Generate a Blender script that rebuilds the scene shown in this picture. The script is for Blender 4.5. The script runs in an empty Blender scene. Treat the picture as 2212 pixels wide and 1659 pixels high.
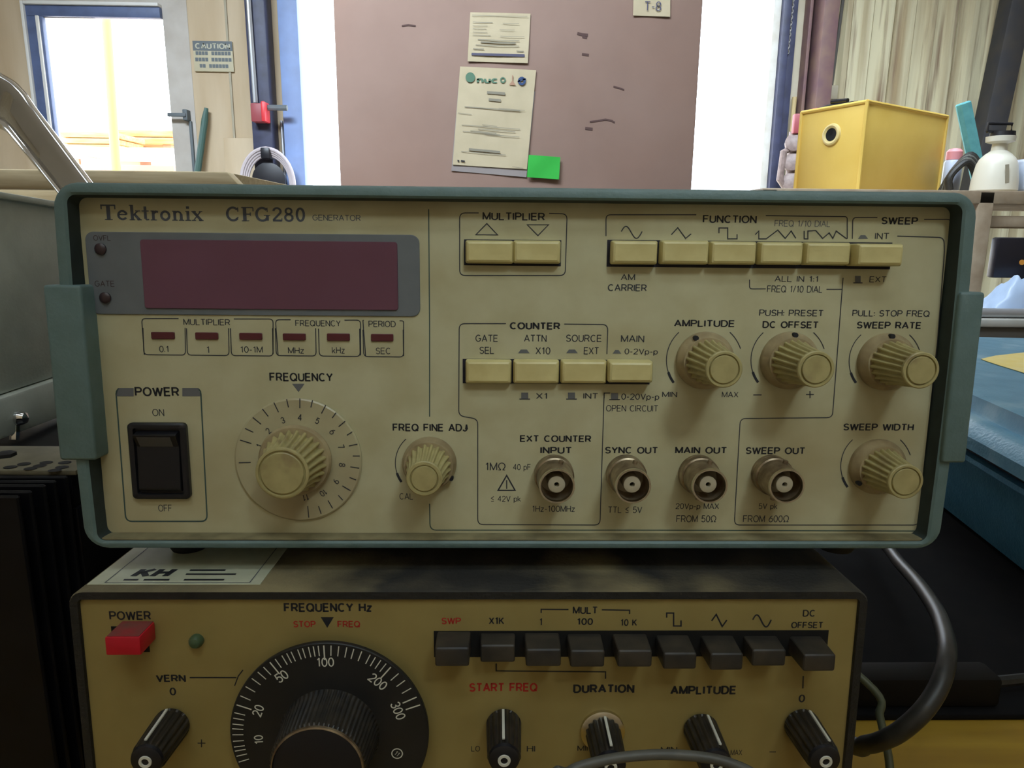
import bpy, bmesh, math, random
from mathutils import Matrix, Vector
random.seed(7)
SC = bpy.context.scene
COL = SC.collection
PI = math.pi

# ------------------------------------------------------------------ camera, sky, sun, lamps, exposure
FPX, PCX, PCY = 1540.0, 1106.0, 829.5
CAM_LOC = Vector((-0.0061257, -0.18549263, 1.15275707))
CAM_ROT = Matrix(((0.999755216, -0.005653858, -0.021390216),
                  (-0.019706707, 0.211927837, -0.977086607),
                  (0.010057491, 0.977268963, 0.211764541)))
cd = bpy.data.cameras.new('camera')
cam = bpy.data.objects.new('camera', cd)
COL.objects.link(cam)
cam.matrix_world = Matrix.Translation(CAM_LOC) @ CAM_ROT.to_4x4()
cd.sensor_fit = 'HORIZONTAL'; cd.sensor_width = 36.0; cd.lens = FPX / 2212 * 36.0
cd.clip_start = 0.01; cd.clip_end = 400
SC.camera = cam
SC.view_settings.view_transform = 'Standard'
SC.view_settings.look = 'None'
SC.view_settings.exposure = 0.0
SC.view_settings.gamma = 1.0
SC.view_settings.use_curve_mapping = False

world = bpy.data.worlds.new('sky'); SC.world = world; world.use_nodes = True
bgn = world.node_tree.nodes['Background']
bgn.inputs['Color'].default_value = (0.80, 0.90, 1.0, 1); bgn.inputs['Strength'].default_value = 7.0

def lamp(name, typ, loc, target, power, color, sx=1.0, sy=1.0):
    ld = bpy.data.lights.new(name, typ); ld.energy = power; ld.color = color
    if typ == 'AREA':
        ld.shape = 'RECTANGLE'; ld.size = sx; ld.size_y = sy
    o = bpy.data.objects.new(name, ld); COL.objects.link(o)
    o.location = loc
    o.rotation_euler = (Vector(target) - Vector(loc)).to_track_quat('-Z', 'Y').to_euler()
    return o
sun = lamp('sun', 'SUN', (0, 12, 20), (1.0, 14.5, 0), 5.0, (1.0, 0.95, 0.86)); sun.data.angle = 0.02
# unseen fill lights added at ceiling height, and an added bench spot
for (lx, ly, tx, ty, pw) in ((-1.7, 0.6, -0.9, 3.6, 138), (1.5, 2.2, 1.9, 4.4, 66), (0.5, 0.5, 0.4, 3.0, 24)):
    cl_ = lamp('ceiling_fill', 'AREA', (lx, ly, 4.1), (tx, ty, 0.8), pw, (0.76, 0.88, 1.0), 1.8, 0.8); cl_.data.spread = math.radians(95)
lamp('ceiling_fill', 'AREA', (0.0, -1.5, 4.1), (0.0, -2.2, 1.0), 22, (0.80, 0.94, 1.0), 1.6, 0.5)  # added fill on the wall behind the lens, lifts the front panels
bl = lamp('added_bench_spot', 'SPOT', (0.24, -0.50, 1.72), (0.05, 0.0, 1.225), 6.8, (0.85, 1.0, 1.0))  # added spot, cone shaped so its edge dims the lower generator
bl.data.spot_size = math.radians(28); bl.data.spot_blend = 1.0; bl.data.shadow_soft_size = 0.07

# ------------------------------------------------------------------ frames and measuring helpers
TILT = math.radians(2.8)
ZT = 1.065                      # underside of the upper generator's front edge
S = Matrix.Translation((0, 0, ZT)) @ Matrix.Rotation(-TILT, 4, 'X')   # the stack leans back on its stand
SI = S.inverted()
ID = Matrix.Identity(4)

def ray(px, py):
    return CAM_ROT @ Vector(((px - PCX) / FPX, -(py - PCY) / FPX, -1.0))
def hw(px, py, ax, val):        # where a sight line meets the plane axis=val of the room
    d = ray(px, py); k = (val - CAM_LOC[ax]) / d[ax]
    return CAM_LOC + d * k
def hd(px, py, dist):           # point on a sight line at a distance in front of the lens
    return CAM_LOC + ray(px, py) * dist
_o = SI @ CAM_LOC
def hs(px, py, ax, val):        # same in the frame of the instrument stack
    d = SI.to_3x3() @ ray(px, py); k = (val - _o[ax]) / d[ax]
    return _o + d * k

# ------------------------------------------------------------------ materials
def C(r, g, b):
    f = lambda c: (c / 255 / 12.92) if c / 255 <= 0.04045 else ((c / 255 + 0.055) / 1.055) ** 2.4
    return (f(r), f(g), f(b), 1)
MATS = {}
def mat(name, col, rough=0.6, metal=0.0, col2=None, scale=60, detail=4, lo=0.35, hi=0.7, bump=0.0, bscale=None,
        stretch=None, emit=None, spec=0.5, coat=0.0, col3=None, scale3=None, lo3=.55, hi3=.7):
    if name in MATS: return MATS[name]
    m = bpy.data.materials.new(name); m.use_nodes = True; MATS[name] = m
    nt = m.node_tree; bs = nt.nodes['Principled BSDF']
    bs.inputs['Base Color'].default_value = col; bs.inputs['Roughness'].default_value = rough
    bs.inputs['Metallic'].default_value = metal; bs.inputs['Specular IOR Level'].default_value = spec
    if coat: bs.inputs['Coat Weight'].default_value = coat
    if emit:
        bs.inputs['Emission Color'].default_value = emit[0]; bs.inputs['Emission Strength'].default_value = emit[1]
    def noise(sc, det):
        tc = nt.nodes.new('ShaderNodeTexCoord'); n = nt.nodes.new('ShaderNodeTexNoise')
        n.inputs['Scale'].default_value = sc; n.inputs['Detail'].default_value = det
        if stretch:
            mp = nt.nodes.new('ShaderNodeMapping'); mp.inputs['Scale'].default_value = stretch
            nt.links.new(tc.outputs['Object'], mp.inputs['Vector']); nt.links.new(mp.outputs['Vector'], n.inputs['Vector'])
        else:
            nt.links.new(tc.outputs['Object'], n.inputs['Vector'])
        return n
    def mixin(prev, c2, sc, a, b):
        n = noise(sc, detail); r = nt.nodes.new('ShaderNodeMapRange')
        r.inputs['From Min'].default_value = a; r.inputs['From Max'].default_value = b
        nt.links.new(n.outputs['Fac'], r.inputs['Value'])
        mx = nt.nodes.new('ShaderNodeMix'); mx.data_type = 'RGBA'
        nt.links.new(r.outputs['Result'], mx.inputs['Factor'])
        if hasattr(prev, 'is_output'): nt.links.new(prev, mx.inputs[6])
        else: mx.inputs[6].default_value = prev
        mx.inputs[7].default_value = c2
        return mx.outputs[2]
    out = None
    if col2: out = mixin(col, col2, scale, lo, hi)
    if col3: out = mixin(out if out else col, col3, scale3 or scale * .3, lo3, hi3)
    if out: nt.links.new(out, bs.inputs['Base Color'])
    if bump:
        n = noise(bscale or scale, 5); b = nt.nodes.new('ShaderNodeBump')
        b.inputs['Strength'].default_value = bump; b.inputs['Distance'].default_value = 0.01 if (bscale or scale) < 50 else 0.001
        nt.links.new(n.outputs['Fac'], b.inputs['Height']); nt.links.new(b.outputs['Normal'], bs.inputs['Normal'])
    return m

m_panel = mat('panel_cream', C(196, 192, 158), .55, col2=C(184, 178, 142), scale=90, col3=C(176, 165, 128), scale3=22, lo3=.5, hi3=.75)
m_teal = mat('case_teal', C(104, 128, 130), .5, col2=C(96, 120, 120), scale=160, bump=.15, bscale=900)
m_recess = mat('recess_shade_teal', C(50, 64, 66), .7, col2=C(40, 52, 54), scale=140)  # case teal darkened: shade painted onto the inner bezel wall
m_ledge = mat('dusty_ledge', C(120, 112, 84), .9, col2=C(150, 142, 108), scale=140)
m_key = mat('key_cream', C(216, 204, 146), .42, col2=C(204, 190, 132), scale=180)
m_knob = mat('knob_cream', C(184, 174, 122), .45, col2=C(166, 154, 106), scale=220, col3=C(140, 120, 88), scale3=120, lo3=.58, hi3=.8)
m_skirt = mat('knob_skirt_dusty', C(176, 160, 124), .5, col2=C(140, 122, 92), scale=160)
m_dial = mat('dial_clear_plate', C(186, 180, 146), .32, col2=C(172, 160, 128), scale=60)
m_slot = mat('slot_dark', C(28, 28, 44), .7)
m_ink = mat('ink_grey', C(52, 54, 62), .6)
m_inkd = mat('ink_dark', C(30, 31, 38), .6)
m_line = mat('ink_line_teal', C(66, 88, 84), .6)
m_inkg = mat('ink_mid_grey', C(104, 106, 110), .6)
m_brand = mat('ink_brand', C(84, 90, 104), .6)
m_bez = mat('display_grey', C(112, 118, 124), .5, col2=C(104, 110, 116), scale=120)
m_red = mat('display_red_plastic', C(106, 66, 84), .28, col2=C(112, 72, 92), scale=40)
m_ledr = mat('led_red_dark', C(92, 38, 46), .3)
m_ledh = mat('led_hole_dark', C(62, 48, 52), .4)
m_black = mat('switch_black', C(26, 26, 32), .38)
m_black2 = mat('switch_highlight', C(84, 84, 86), .5)
m_bnc = mat('nickel_dusty', C(176, 160, 134), .38, metal=.75, col2=C(120, 102, 82), scale=260)
m_bnc2 = mat('nickel_bright', C(215, 208, 190), .22, metal=1.0)
m_ins = mat('bnc_insulator', C(186, 176, 152), .55)
m_hole = mat('hole_black', C(8, 8, 9), .8)
m_rubber = mat('rubber_black', C(24, 24, 26), .75)
# lower generator
m_kpanel = mat('panel_beige', C(156, 139, 84), .6, col2=C(148, 130, 76), scale=70, col3=C(140, 120, 70), scale3=20, lo3=.5, hi3=.8)
m_kcov = mat('cover_black_dusty', C(44, 43, 41), .6, col2=C(74, 69, 58), scale=55, lo=.45, hi=.72, col3=C(146, 134, 100), scale3=16, lo3=.42, hi3=.58, bump=.3, bscale=700)
m_kblk = mat('cover_black', C(26, 27, 28), .55, col2=C(36, 36, 36), scale=120, bump=.4, bscale=800)
m_kkey = mat('key_black_dusty', C(44, 42, 40), .5, col2=C(66, 60, 52), scale=150, col3=C(34, 34, 40), scale3=60)
m_kknob = mat('knob_black', C(34, 33, 32), .35, col2=C(58, 52, 44), scale=260)
m_kdial = mat('dial_black', C(28, 29, 31), .45, col2=C(36, 36, 37), scale=90)
m_white = mat('ink_white', C(226, 226, 214), .5)
m_redkey = mat('key_red', C(206, 22, 48), .4, col2=C(190, 18, 40), scale=150)
m_redd = mat('key_red_dusty', C(120, 72, 64), .7, col2=C(150, 50, 52), scale=160)
m_redink = mat('ink_red', C(178, 44, 36), .6)
m_ledg = mat('led_green', C(70, 92, 66), .3)
m_chrome = mat('chrome', C(214, 214, 214), .08, metal=1.0)
m_stick = mat('sticker_white', C(212, 214, 190), .5, col2=C(196, 198, 172), scale=120)
m_cable = mat('cable_black', C(38, 38, 37), .42, col2=C(54, 53, 50), scale=160)
m_cableg = mat('cable_grey', C(96, 96, 90), .45, col2=C(76, 76, 70), scale=160)
m_cablegr = mat('cable_green_grey', C(86, 92, 72), .4)
# bench and neighbours
m_wood = mat('bench_wood', C(174, 142, 44), .5, col2=C(146, 112, 30), scale=9, stretch=(1, 9, 9), lo=.3, hi=.75)
m_mat = mat('bench_mat_black', C(12, 12, 14), .9, col2=C(18, 17, 18), scale=80, spec=.2)
m_board = mat('plank_wood', C(198, 182, 146), .7, col2=C(172, 152, 116), scale=14, stretch=(1, 9, 14), lo=.3, hi=.75)
m_case = mat('case_grey', C(196, 204, 196), .5, col2=C(180, 188, 180), scale=60, bump=.1, bscale=700)
m_cased = mat('case_inside_dark', C(30, 30, 36), .8)
m_fin = mat('heatsink_black', C(14, 14, 18), .4, col2=C(20, 20, 24), scale=80, spec=.25)
m_plate = mat('amp_top_dusty', C(120, 114, 92), .7, col2=C(96, 90, 72), scale=90)
m_adp = mat('adapter_black', C(20, 17, 14), .75, spec=.2)
m_blue = mat('toolbox_blue', C(80, 136, 168), .36, col2=C(70, 124, 156), scale=80, bump=.35, bscale=500)
m_blued = mat('toolbox_seam', C(14, 22, 32), .8)
m_ylab = mat('label_yellow', C(246, 224, 132), .5, col2=C(250, 234, 168), scale=60)
m_lid = mat('toolbox_lid_sheen_scuffed', C(108, 160, 188), .38, col2=C(92, 146, 176), scale=60, col3=C(150, 186, 204), scale3=26, lo3=.58, hi3=.78, bump=.3, bscale=500)  # case blue lightened to paint in sky sheen, plus pale scuffs
# room
m_ply = mat('wall_plywood', C(204, 186, 158), .75, col2=C(182, 160, 128), scale=2.2, stretch=(3, 3, .5), lo=.3, hi=.75)
m_wallg = mat('wall_plain', C(176, 168, 148), .85, col2=C(162, 152, 130), scale=3)
m_corr = mat('corrugated_metal', C(204, 196, 164), .5, col2=C(160, 142, 110), scale=2.0, stretch=(6, 6, .35), lo=.42, hi=.72, col3=C(112, 84, 66), scale3=3.0, lo3=.56, hi3=.74)
m_ceil = mat('ceiling_white', C(190, 186, 176), .9)
m_floor = mat('floor_concrete', C(150, 144, 134), .8, col2=C(126, 120, 110), scale=3)
m_door = mat('door_paint', C(196, 190, 182), .5, col2=C(180, 172, 162), scale=6)
m_frame = mat('frame_blue_grey', C(92, 108, 148), .5, col2=C(80, 94, 128), scale=12)
m_framew = mat('frame_white', C(226, 226, 222), .5)
m_steel = mat('steel_dark_blue', C(62, 66, 92), .5, col2=C(50, 52, 72), scale=14)
m_conduit = mat('conduit_grey', C(176, 178, 182), .35, metal=.6)
m_rust = mat('steel_primer_brown', C(104, 76, 80), .65, col2=C(122, 96, 84), scale=8)
m_jamb = mat('jamb_light', C(214, 212, 204), .6, col2=C(196, 190, 176), scale=10)
m_jambb = mat('jamb_flare_blue', C(132, 156, 204), .55, col2=C(126, 146, 188), scale=8)  # flare from the bright doorway painted into the jamb colour
m_chain = mat('chain_steel', C(170, 168, 166), .4, metal=.7)
m_beam = mat('brace_dark', C(58, 58, 62), .6, col2=C(70, 66, 62), scale=10)
m_carton = mat('cardboard', C(138, 113, 101), .85, col2=C(130, 105, 93), scale=5, col3=C(134, 103, 88), scale3=1.6, lo3=.5, hi3=.8)
m_scuff = mat('cardboard_scuff', C(84, 62, 58), .9)
m_paper = mat('paper_white', C(190, 176, 146), .8, col2=C(180, 166, 136), scale=18)
m_sleeve = mat('plastic_sleeve', C(146, 138, 136), .35)
m_pprint = mat('print_grey', C(134, 128, 112), .8)
m_pprint2 = mat('print_slate', C(82, 80, 100), .8)
m_logog = mat('logo_green', C(84, 118, 96), .8)
m_logob = mat('logo_blue', C(50, 72, 112), .8)
m_logoo = mat('logo_orange', C(168, 132, 108), .8)
m_note = mat('note_green', C(44, 170, 60), .7)
m_sign = mat('sign_cream', C(192, 184, 156), .6)
m_signd = mat('sign_slate', C(98, 106, 110), .6)
m_signl = mat('sign_letter', C(186, 184, 164), .6)
m_alarm = mat('alarm_red', C(216, 58, 66), .4)
m_alarm2 = mat('alarm_red_dark', C(150, 70, 76), .5)
m_hose = mat('hose_pale', C(196, 186, 190), .5)
m_green = mat('handle_green', C(70, 100, 92), .5)
m_yel = mat('yellow_paint', C(236, 202, 104), .55, col2=C(228, 192, 92), scale=8)
m_grom = mat('grommet_cream', C(226, 206, 140), .5)
m_teal2 = mat('foam_teal', C(92, 160, 164), .8, col2=C(80, 146, 150), scale=40)
m_bottle = mat('bottle_white', C(228, 224, 208), .4)
m_bluew = mat('bottle_bluish', C(196, 206, 226), .4)
m_pink = mat('cap_pink', C(226, 150, 156), .5)
m_rack = mat('rack_metal', C(164, 148, 126), .55, col2=C(140, 122, 100), scale=20)
m_bag = mat('plastic_bag_blue', C(176, 198, 228), .3)
m_btop = mat('bench_grey', C(176, 176, 170), .5, col2=C(158, 158, 150), scale=12)
m_bdark = mat('bench_dark', C(84, 80, 74), .7)
m_mon = mat('monitor_black', C(24, 24, 34), .4)
m_org = mat('spot_orange', C(220, 150, 60), .5)
m_pole = mat('pole_wood', C(176, 156, 110), .6)
m_pipe = mat('pipe_fittings', C(140, 122, 116), .5, col2=C(110, 92, 86), scale=30)
m_ypost = mat('post_yellow', C(252, 214, 96), .5)
m_lumber = mat('lumber', C(236, 186, 120), .8, col2=C(196, 136, 80), scale=3, stretch=(1, 6, 9))
m_ground = mat('yard_concrete', C(226, 216, 204), .9, col2=C(210, 196, 180), scale=1)
m_truck = mat('flatbed_white', C(238, 238, 236), .5)
m_dirt = mat('pallet_brown', C(190, 150, 124), .9)
m_glass = bpy.data.materials.new('window_glass'); m_glass.use_nodes = True
_nt = m_glass.node_tree; _nt.nodes.remove(_nt.nodes['Principled BSDF'])
_a = _nt.nodes.new('ShaderNodeBsdfTransparent'); _b = _nt.nodes.new('ShaderNodeBsdfGlossy'); _m = _nt.nodes.new('ShaderNodeMixShader')
_b.inputs['Roughness'].default_value = .02; _m.inputs['Fac'].default_value = .06
_nt.links.new(_a.outputs[0], _m.inputs[1]); _nt.links.new(_b.outputs[0], _m.inputs[2])
_nt.links.new(_m.outputs[0], _nt.nodes['Material Output'].inputs['Surface'])

# ------------------------------------------------------------------ mesh builder
class MB:
    def __init__(s): s.v = []; s.f = []
    def add(s, vs, fs, M=None):
        o = len(s.v)
        s.v += [(M @ Vector(p)) if M is not None else Vector(p) for p in vs]
        s.f += [tuple(o + i for i in f) for f in fs]
        return s
    def bm(s, bm, M=None):
        bm.verts.index_update()
        s.add([v.co.copy() for v in bm.verts], [[v.index for v in f.verts] for f in bm.faces], M); bm.free()
        return s
    def box(s, x0, x1, y0, y1, z0, z1, bev=0, seg=2, M=None):
        bm = bmesh.new(); bmesh.ops.create_cube(bm, size=1)
        for v in bm.verts:
            v.co = Vector((x0 + (v.co.x + .5) * (x1 - x0), y0 + (v.co.y + .5) * (y1 - y0), z0 + (v.co.z + .5) * (z1 - z0)))
        if bev: bmesh.ops.bevel(bm, geom=list(bm.edges), offset=bev, segments=seg, affect='EDGES', profile=.5)
        return s.bm(bm, M)
    def hexa(s, a, b, bev=0, seg=2, M=None):      # two quads, same winding, joined into a solid
        vs = [Vector(p) for p in a] + [Vector(p) for p in b]
        bm = bmesh.new(); V = [bm.verts.new(p) for p in vs]
        bm.faces.new(V[0:4]); bm.faces.new(V[7:3:-1])
        for i in range(4): bm.faces.new((V[i], V[i + 4], V[(i + 1) % 4 + 4], V[(i + 1) % 4]))
        bmesh.ops.recalc_face_normals(bm, faces=list(bm.faces))
        if bev: bmesh.ops.bevel(bm, geom=list(bm.edges), offset=bev, segments=seg, affect='EDGES', profile=.5)
        return s.bm(bm, M)
    def prism(s, pts, ext, bev=0, seg=2, M=None): # polygon (3-D points) swept along a vector
        bm = bmesh.new(); n = len(pts); e = Vector(ext)
        A = [bm.verts.new(p) for p in pts]; B = [bm.verts.new(Vector(p) + e) for p in pts]
        bm.faces.new(A); bm.faces.new(B[::-1])
        for i in range(n): bm.faces.new((A[i], B[i], B[(i + 1) % n], A[(i + 1) % n]))
        bmesh.ops.recalc_face_normals(bm, faces=list(bm.faces))
        if bev: bmesh.ops.bevel(bm, geom=list(bm.edges), offset=bev, segments=seg, affect='EDGES', profile=.5)
        return s.bm(bm, M)
    def loft(s, loops, cap0=False, cap1=False, closed=True, M=None):
        n = len(loops[0]); vs = [p for l in loops for p in l]; fs = []
        for i in range(len(loops) - 1):
            for j in range(n if closed else n - 1):
                k = (j + 1) % n
                fs.append((i * n + j, i * n + k, (i + 1) * n + k, (i + 1) * n + j))
        if cap0: fs.append(tuple(range(n - 1, -1, -1)))
        if cap1: fs.append(tuple((len(loops) - 1) * n + j for j in range(n)))
        return s.add(vs, fs, M)
    def lathe(s, prof, c, axis, segs=48, flutes=0, fr=(), depth=.06, caps=True):
        # prof: (distance along axis, radius); fr: rows that carry flutes
        ax = Vector(axis).normalized(); c = Vector(c)
        t = Vector((0, 0, 1)) if abs(ax.z) < .9 else Vector((1, 0, 0))
        e1 = t.cross(ax).normalized(); e2 = ax.cross(e1)
        loops = []
        for i, (d, r) in enumerate(prof):
            lp = []
            for j in range(segs):
                a = 2 * PI * j / segs
                rr = r
                if i in fr: rr = r * (1 - depth * (0.5 + 0.5 * math.copysign(abs(math.cos(flutes * a)) ** .5, math.cos(flutes * a))))
                lp.append(c + ax * d + e1 * (rr * math.cos(a)) + e2 * (rr * math.sin(a)))
            loops.append(lp)
        return s.loft(loops, cap0=caps, cap1=caps)
    def tube(s, pts, r, segs=10, caps=True):
        P = [Vector(p) for p in pts]; n = len(P); loops = []; up = None
        for i in range(n):
            t = (P[min(i + 1, n - 1)] - P[max(i - 1, 0)]).normalized()
            if up is None:
                up = Vector((0, 0, 1)) if abs(t.z) < .9 else Vector((1, 0, 0))
            e1 = (up - t * up.dot(t)).normalized(); up = e1; e2 = t.cross(e1)
            rr = r[i] if isinstance(r, (list, tuple)) else r
            loops.append([P[i] + e1 * (rr * math.cos(2 * PI * j / segs)) + e2 * (rr * math.sin(2 * PI * j / segs)) for j in range(segs)])
        return s.loft(loops, cap0=caps, cap1=caps)
    def ribbon(s, pts, w, y=None, closed=False):  # flat printed line in the xz plane at depth y; pts (x, z)
        P = [Vector((p[0], p[1])) for p in pts]; n = len(P)
        if closed: P = P + [P[0]]; n += 1
        L = []; R = []
        for i in range(n):
            if closed and i in (0, n - 1): d0 = (P[0] - P[n - 2]).normalized(); d1 = (P[1] - P[0]).normalized()
            else:
                d1 = (P[min(i + 1, n - 1)] - P[min(i, n - 2)]).normalized()
                d0 = (P[max(i, 1)] - P[max(i, 1) - 1]).normalized()
            nn = Vector((-(d0 + d1).y, (d0 + d1).x))
            if nn.length < 1e-9: nn = Vector((-d1.y, d1.x))
            nn.normalize(); k = max(.5, nn.dot(Vector((-d1.y, d1.x))))
            L.append(P[i] + nn * (w / 2 / k)); R.append(P[i] - nn * (w / 2 / k))
        vs = [(a.x, y or 0, a.y) for a in L] + [(a.x, y or 0, a.y) for a in R]
        fs = [(i, i + 1, n + i + 1, n + i) for i in range(n - 1)]
        return s.add(vs, fs)
    def poly(s, pts, y):
        return s.add([(p[0], y, p[1]) for p in pts], [tuple(range(len(pts)))])

def smooth_path(pts, n=8):
    P = [Vector(p) for p in pts]; out = []
    for i in range(len(P) - 1):
        a, b, c, d = P[max(i - 1, 0)], P[i], P[i + 1], P[min(i + 2, len(P) - 1)]
        for k in range(n):
            t = k / n
            out.append(.5 * ((2 * b) + (c - a) * t + (2 * a - 5 * b + 4 * c - d) * t * t + (3 * b - a - 3 * c + d) * t ** 3))
    return out + [P[-1]]

WM = {}
def finish(o, label, cat, group, kind):
    if label: o['label'] = label
    if cat: o['category'] = cat
    if group: o['group'] = group
    if kind: o['kind'] = kind
def thing(name, loc, label, cat, group=None, frame=None):
    o = bpy.data.objects.new(name, None); COL.objects.link(o); o.empty_display_size = .02
    M = (frame or ID) @ Matrix.Translation(loc)
    o.matrix_world = M; WM[o.name] = M
    finish(o, label, cat, group, None)
    return o
def build(b, name, material, parent=None, frame=None, label=None, cat=None, group=None, kind=None, ang=35):
    vs = [(frame @ v) if frame is not None else v for v in b.v]
    if parent is not None:
        inv = WM[parent.name].inverted(); vs = [inv @ v for v in vs]; M = WM[parent.name]
    else:
        lo = Vector([min(v[i] for v in vs) for i in range(3)]); hi = Vector([max(v[i] for v in vs) for i in range(3)])
        org = Vector(((lo.x + hi.x) / 2, (lo.y + hi.y) / 2, lo.z)); M = Matrix.Translation(org); vs = [v - org for v in vs]
    me = bpy.data.meshes.new(name); me.from_pydata(vs, [], b.f); me.update()
    bm = bmesh.new(); bm.from_mesh(me); bmesh.ops.remove_doubles(bm, verts=list(bm.verts), dist=1e-7)
    bmesh.ops.recalc_face_normals(bm, faces=list(bm.faces)); bm.to_mesh(me); bm.free()
    me.shade_smooth(); me.set_sharp_from_angle(angle=math.radians(ang))
    me.materials.append(material)
    o = bpy.data.objects.new(name, me); COL.objects.link(o)
    if parent is not None: o.parent = parent
    else: o.matrix_world = M
    WM[o.name] = M
    finish(o, label, cat, group, kind)
    return o

# ------------------------------------------------------------------ lettering
def fit(b, gl, u0, u1, v0, v1, y):
    vs, fs = gl
    x0 = min(p[0] for p in vs); x1 = max(p[0] for p in vs); z0 = min(p[1] for p in vs); z1 = max(p[1] for p in vs)
    kx = (u1 - u0) / max(x1 - x0, 1e-9); kz = (v1 - v0) / max(z1 - z0, 1e-9)
    b.add([(u0 + (p[0] - x0) * kx, y, v0 + (p[1] - z0) * kz) for p in vs], fs)
def spin(b, gl, c, h, ang, y):   # centred at c, cap height h, turned clockwise by ang
    vs, fs = gl
    x0 = min(p[0] for p in vs); x1 = max(p[0] for p in vs); z0 = min(p[1] for p in vs); z1 = max(p[1] for p in vs)
    k = h / (z1 - z0); ca, sa = math.cos(-ang), math.sin(-ang); out = []
    for p in vs:
        x = (p[0] - (x0 + x1) / 2) * k; z = (p[1] - (z0 + z1) / 2) * k
        out.append((c[0] + x * ca - z * sa, y, c[1] + x * sa + z * ca))
    b.add(out, fs)
def arc2(cx, cz, rx, rz, a0, a1, n=14):
    return [(cx + rx * math.cos(math.radians(a0 + (a1 - a0) * i / n)), cz + rz * math.sin(math.radians(a0 + (a1 - a0) * i / n))) for i in range(n + 1)]
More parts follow.
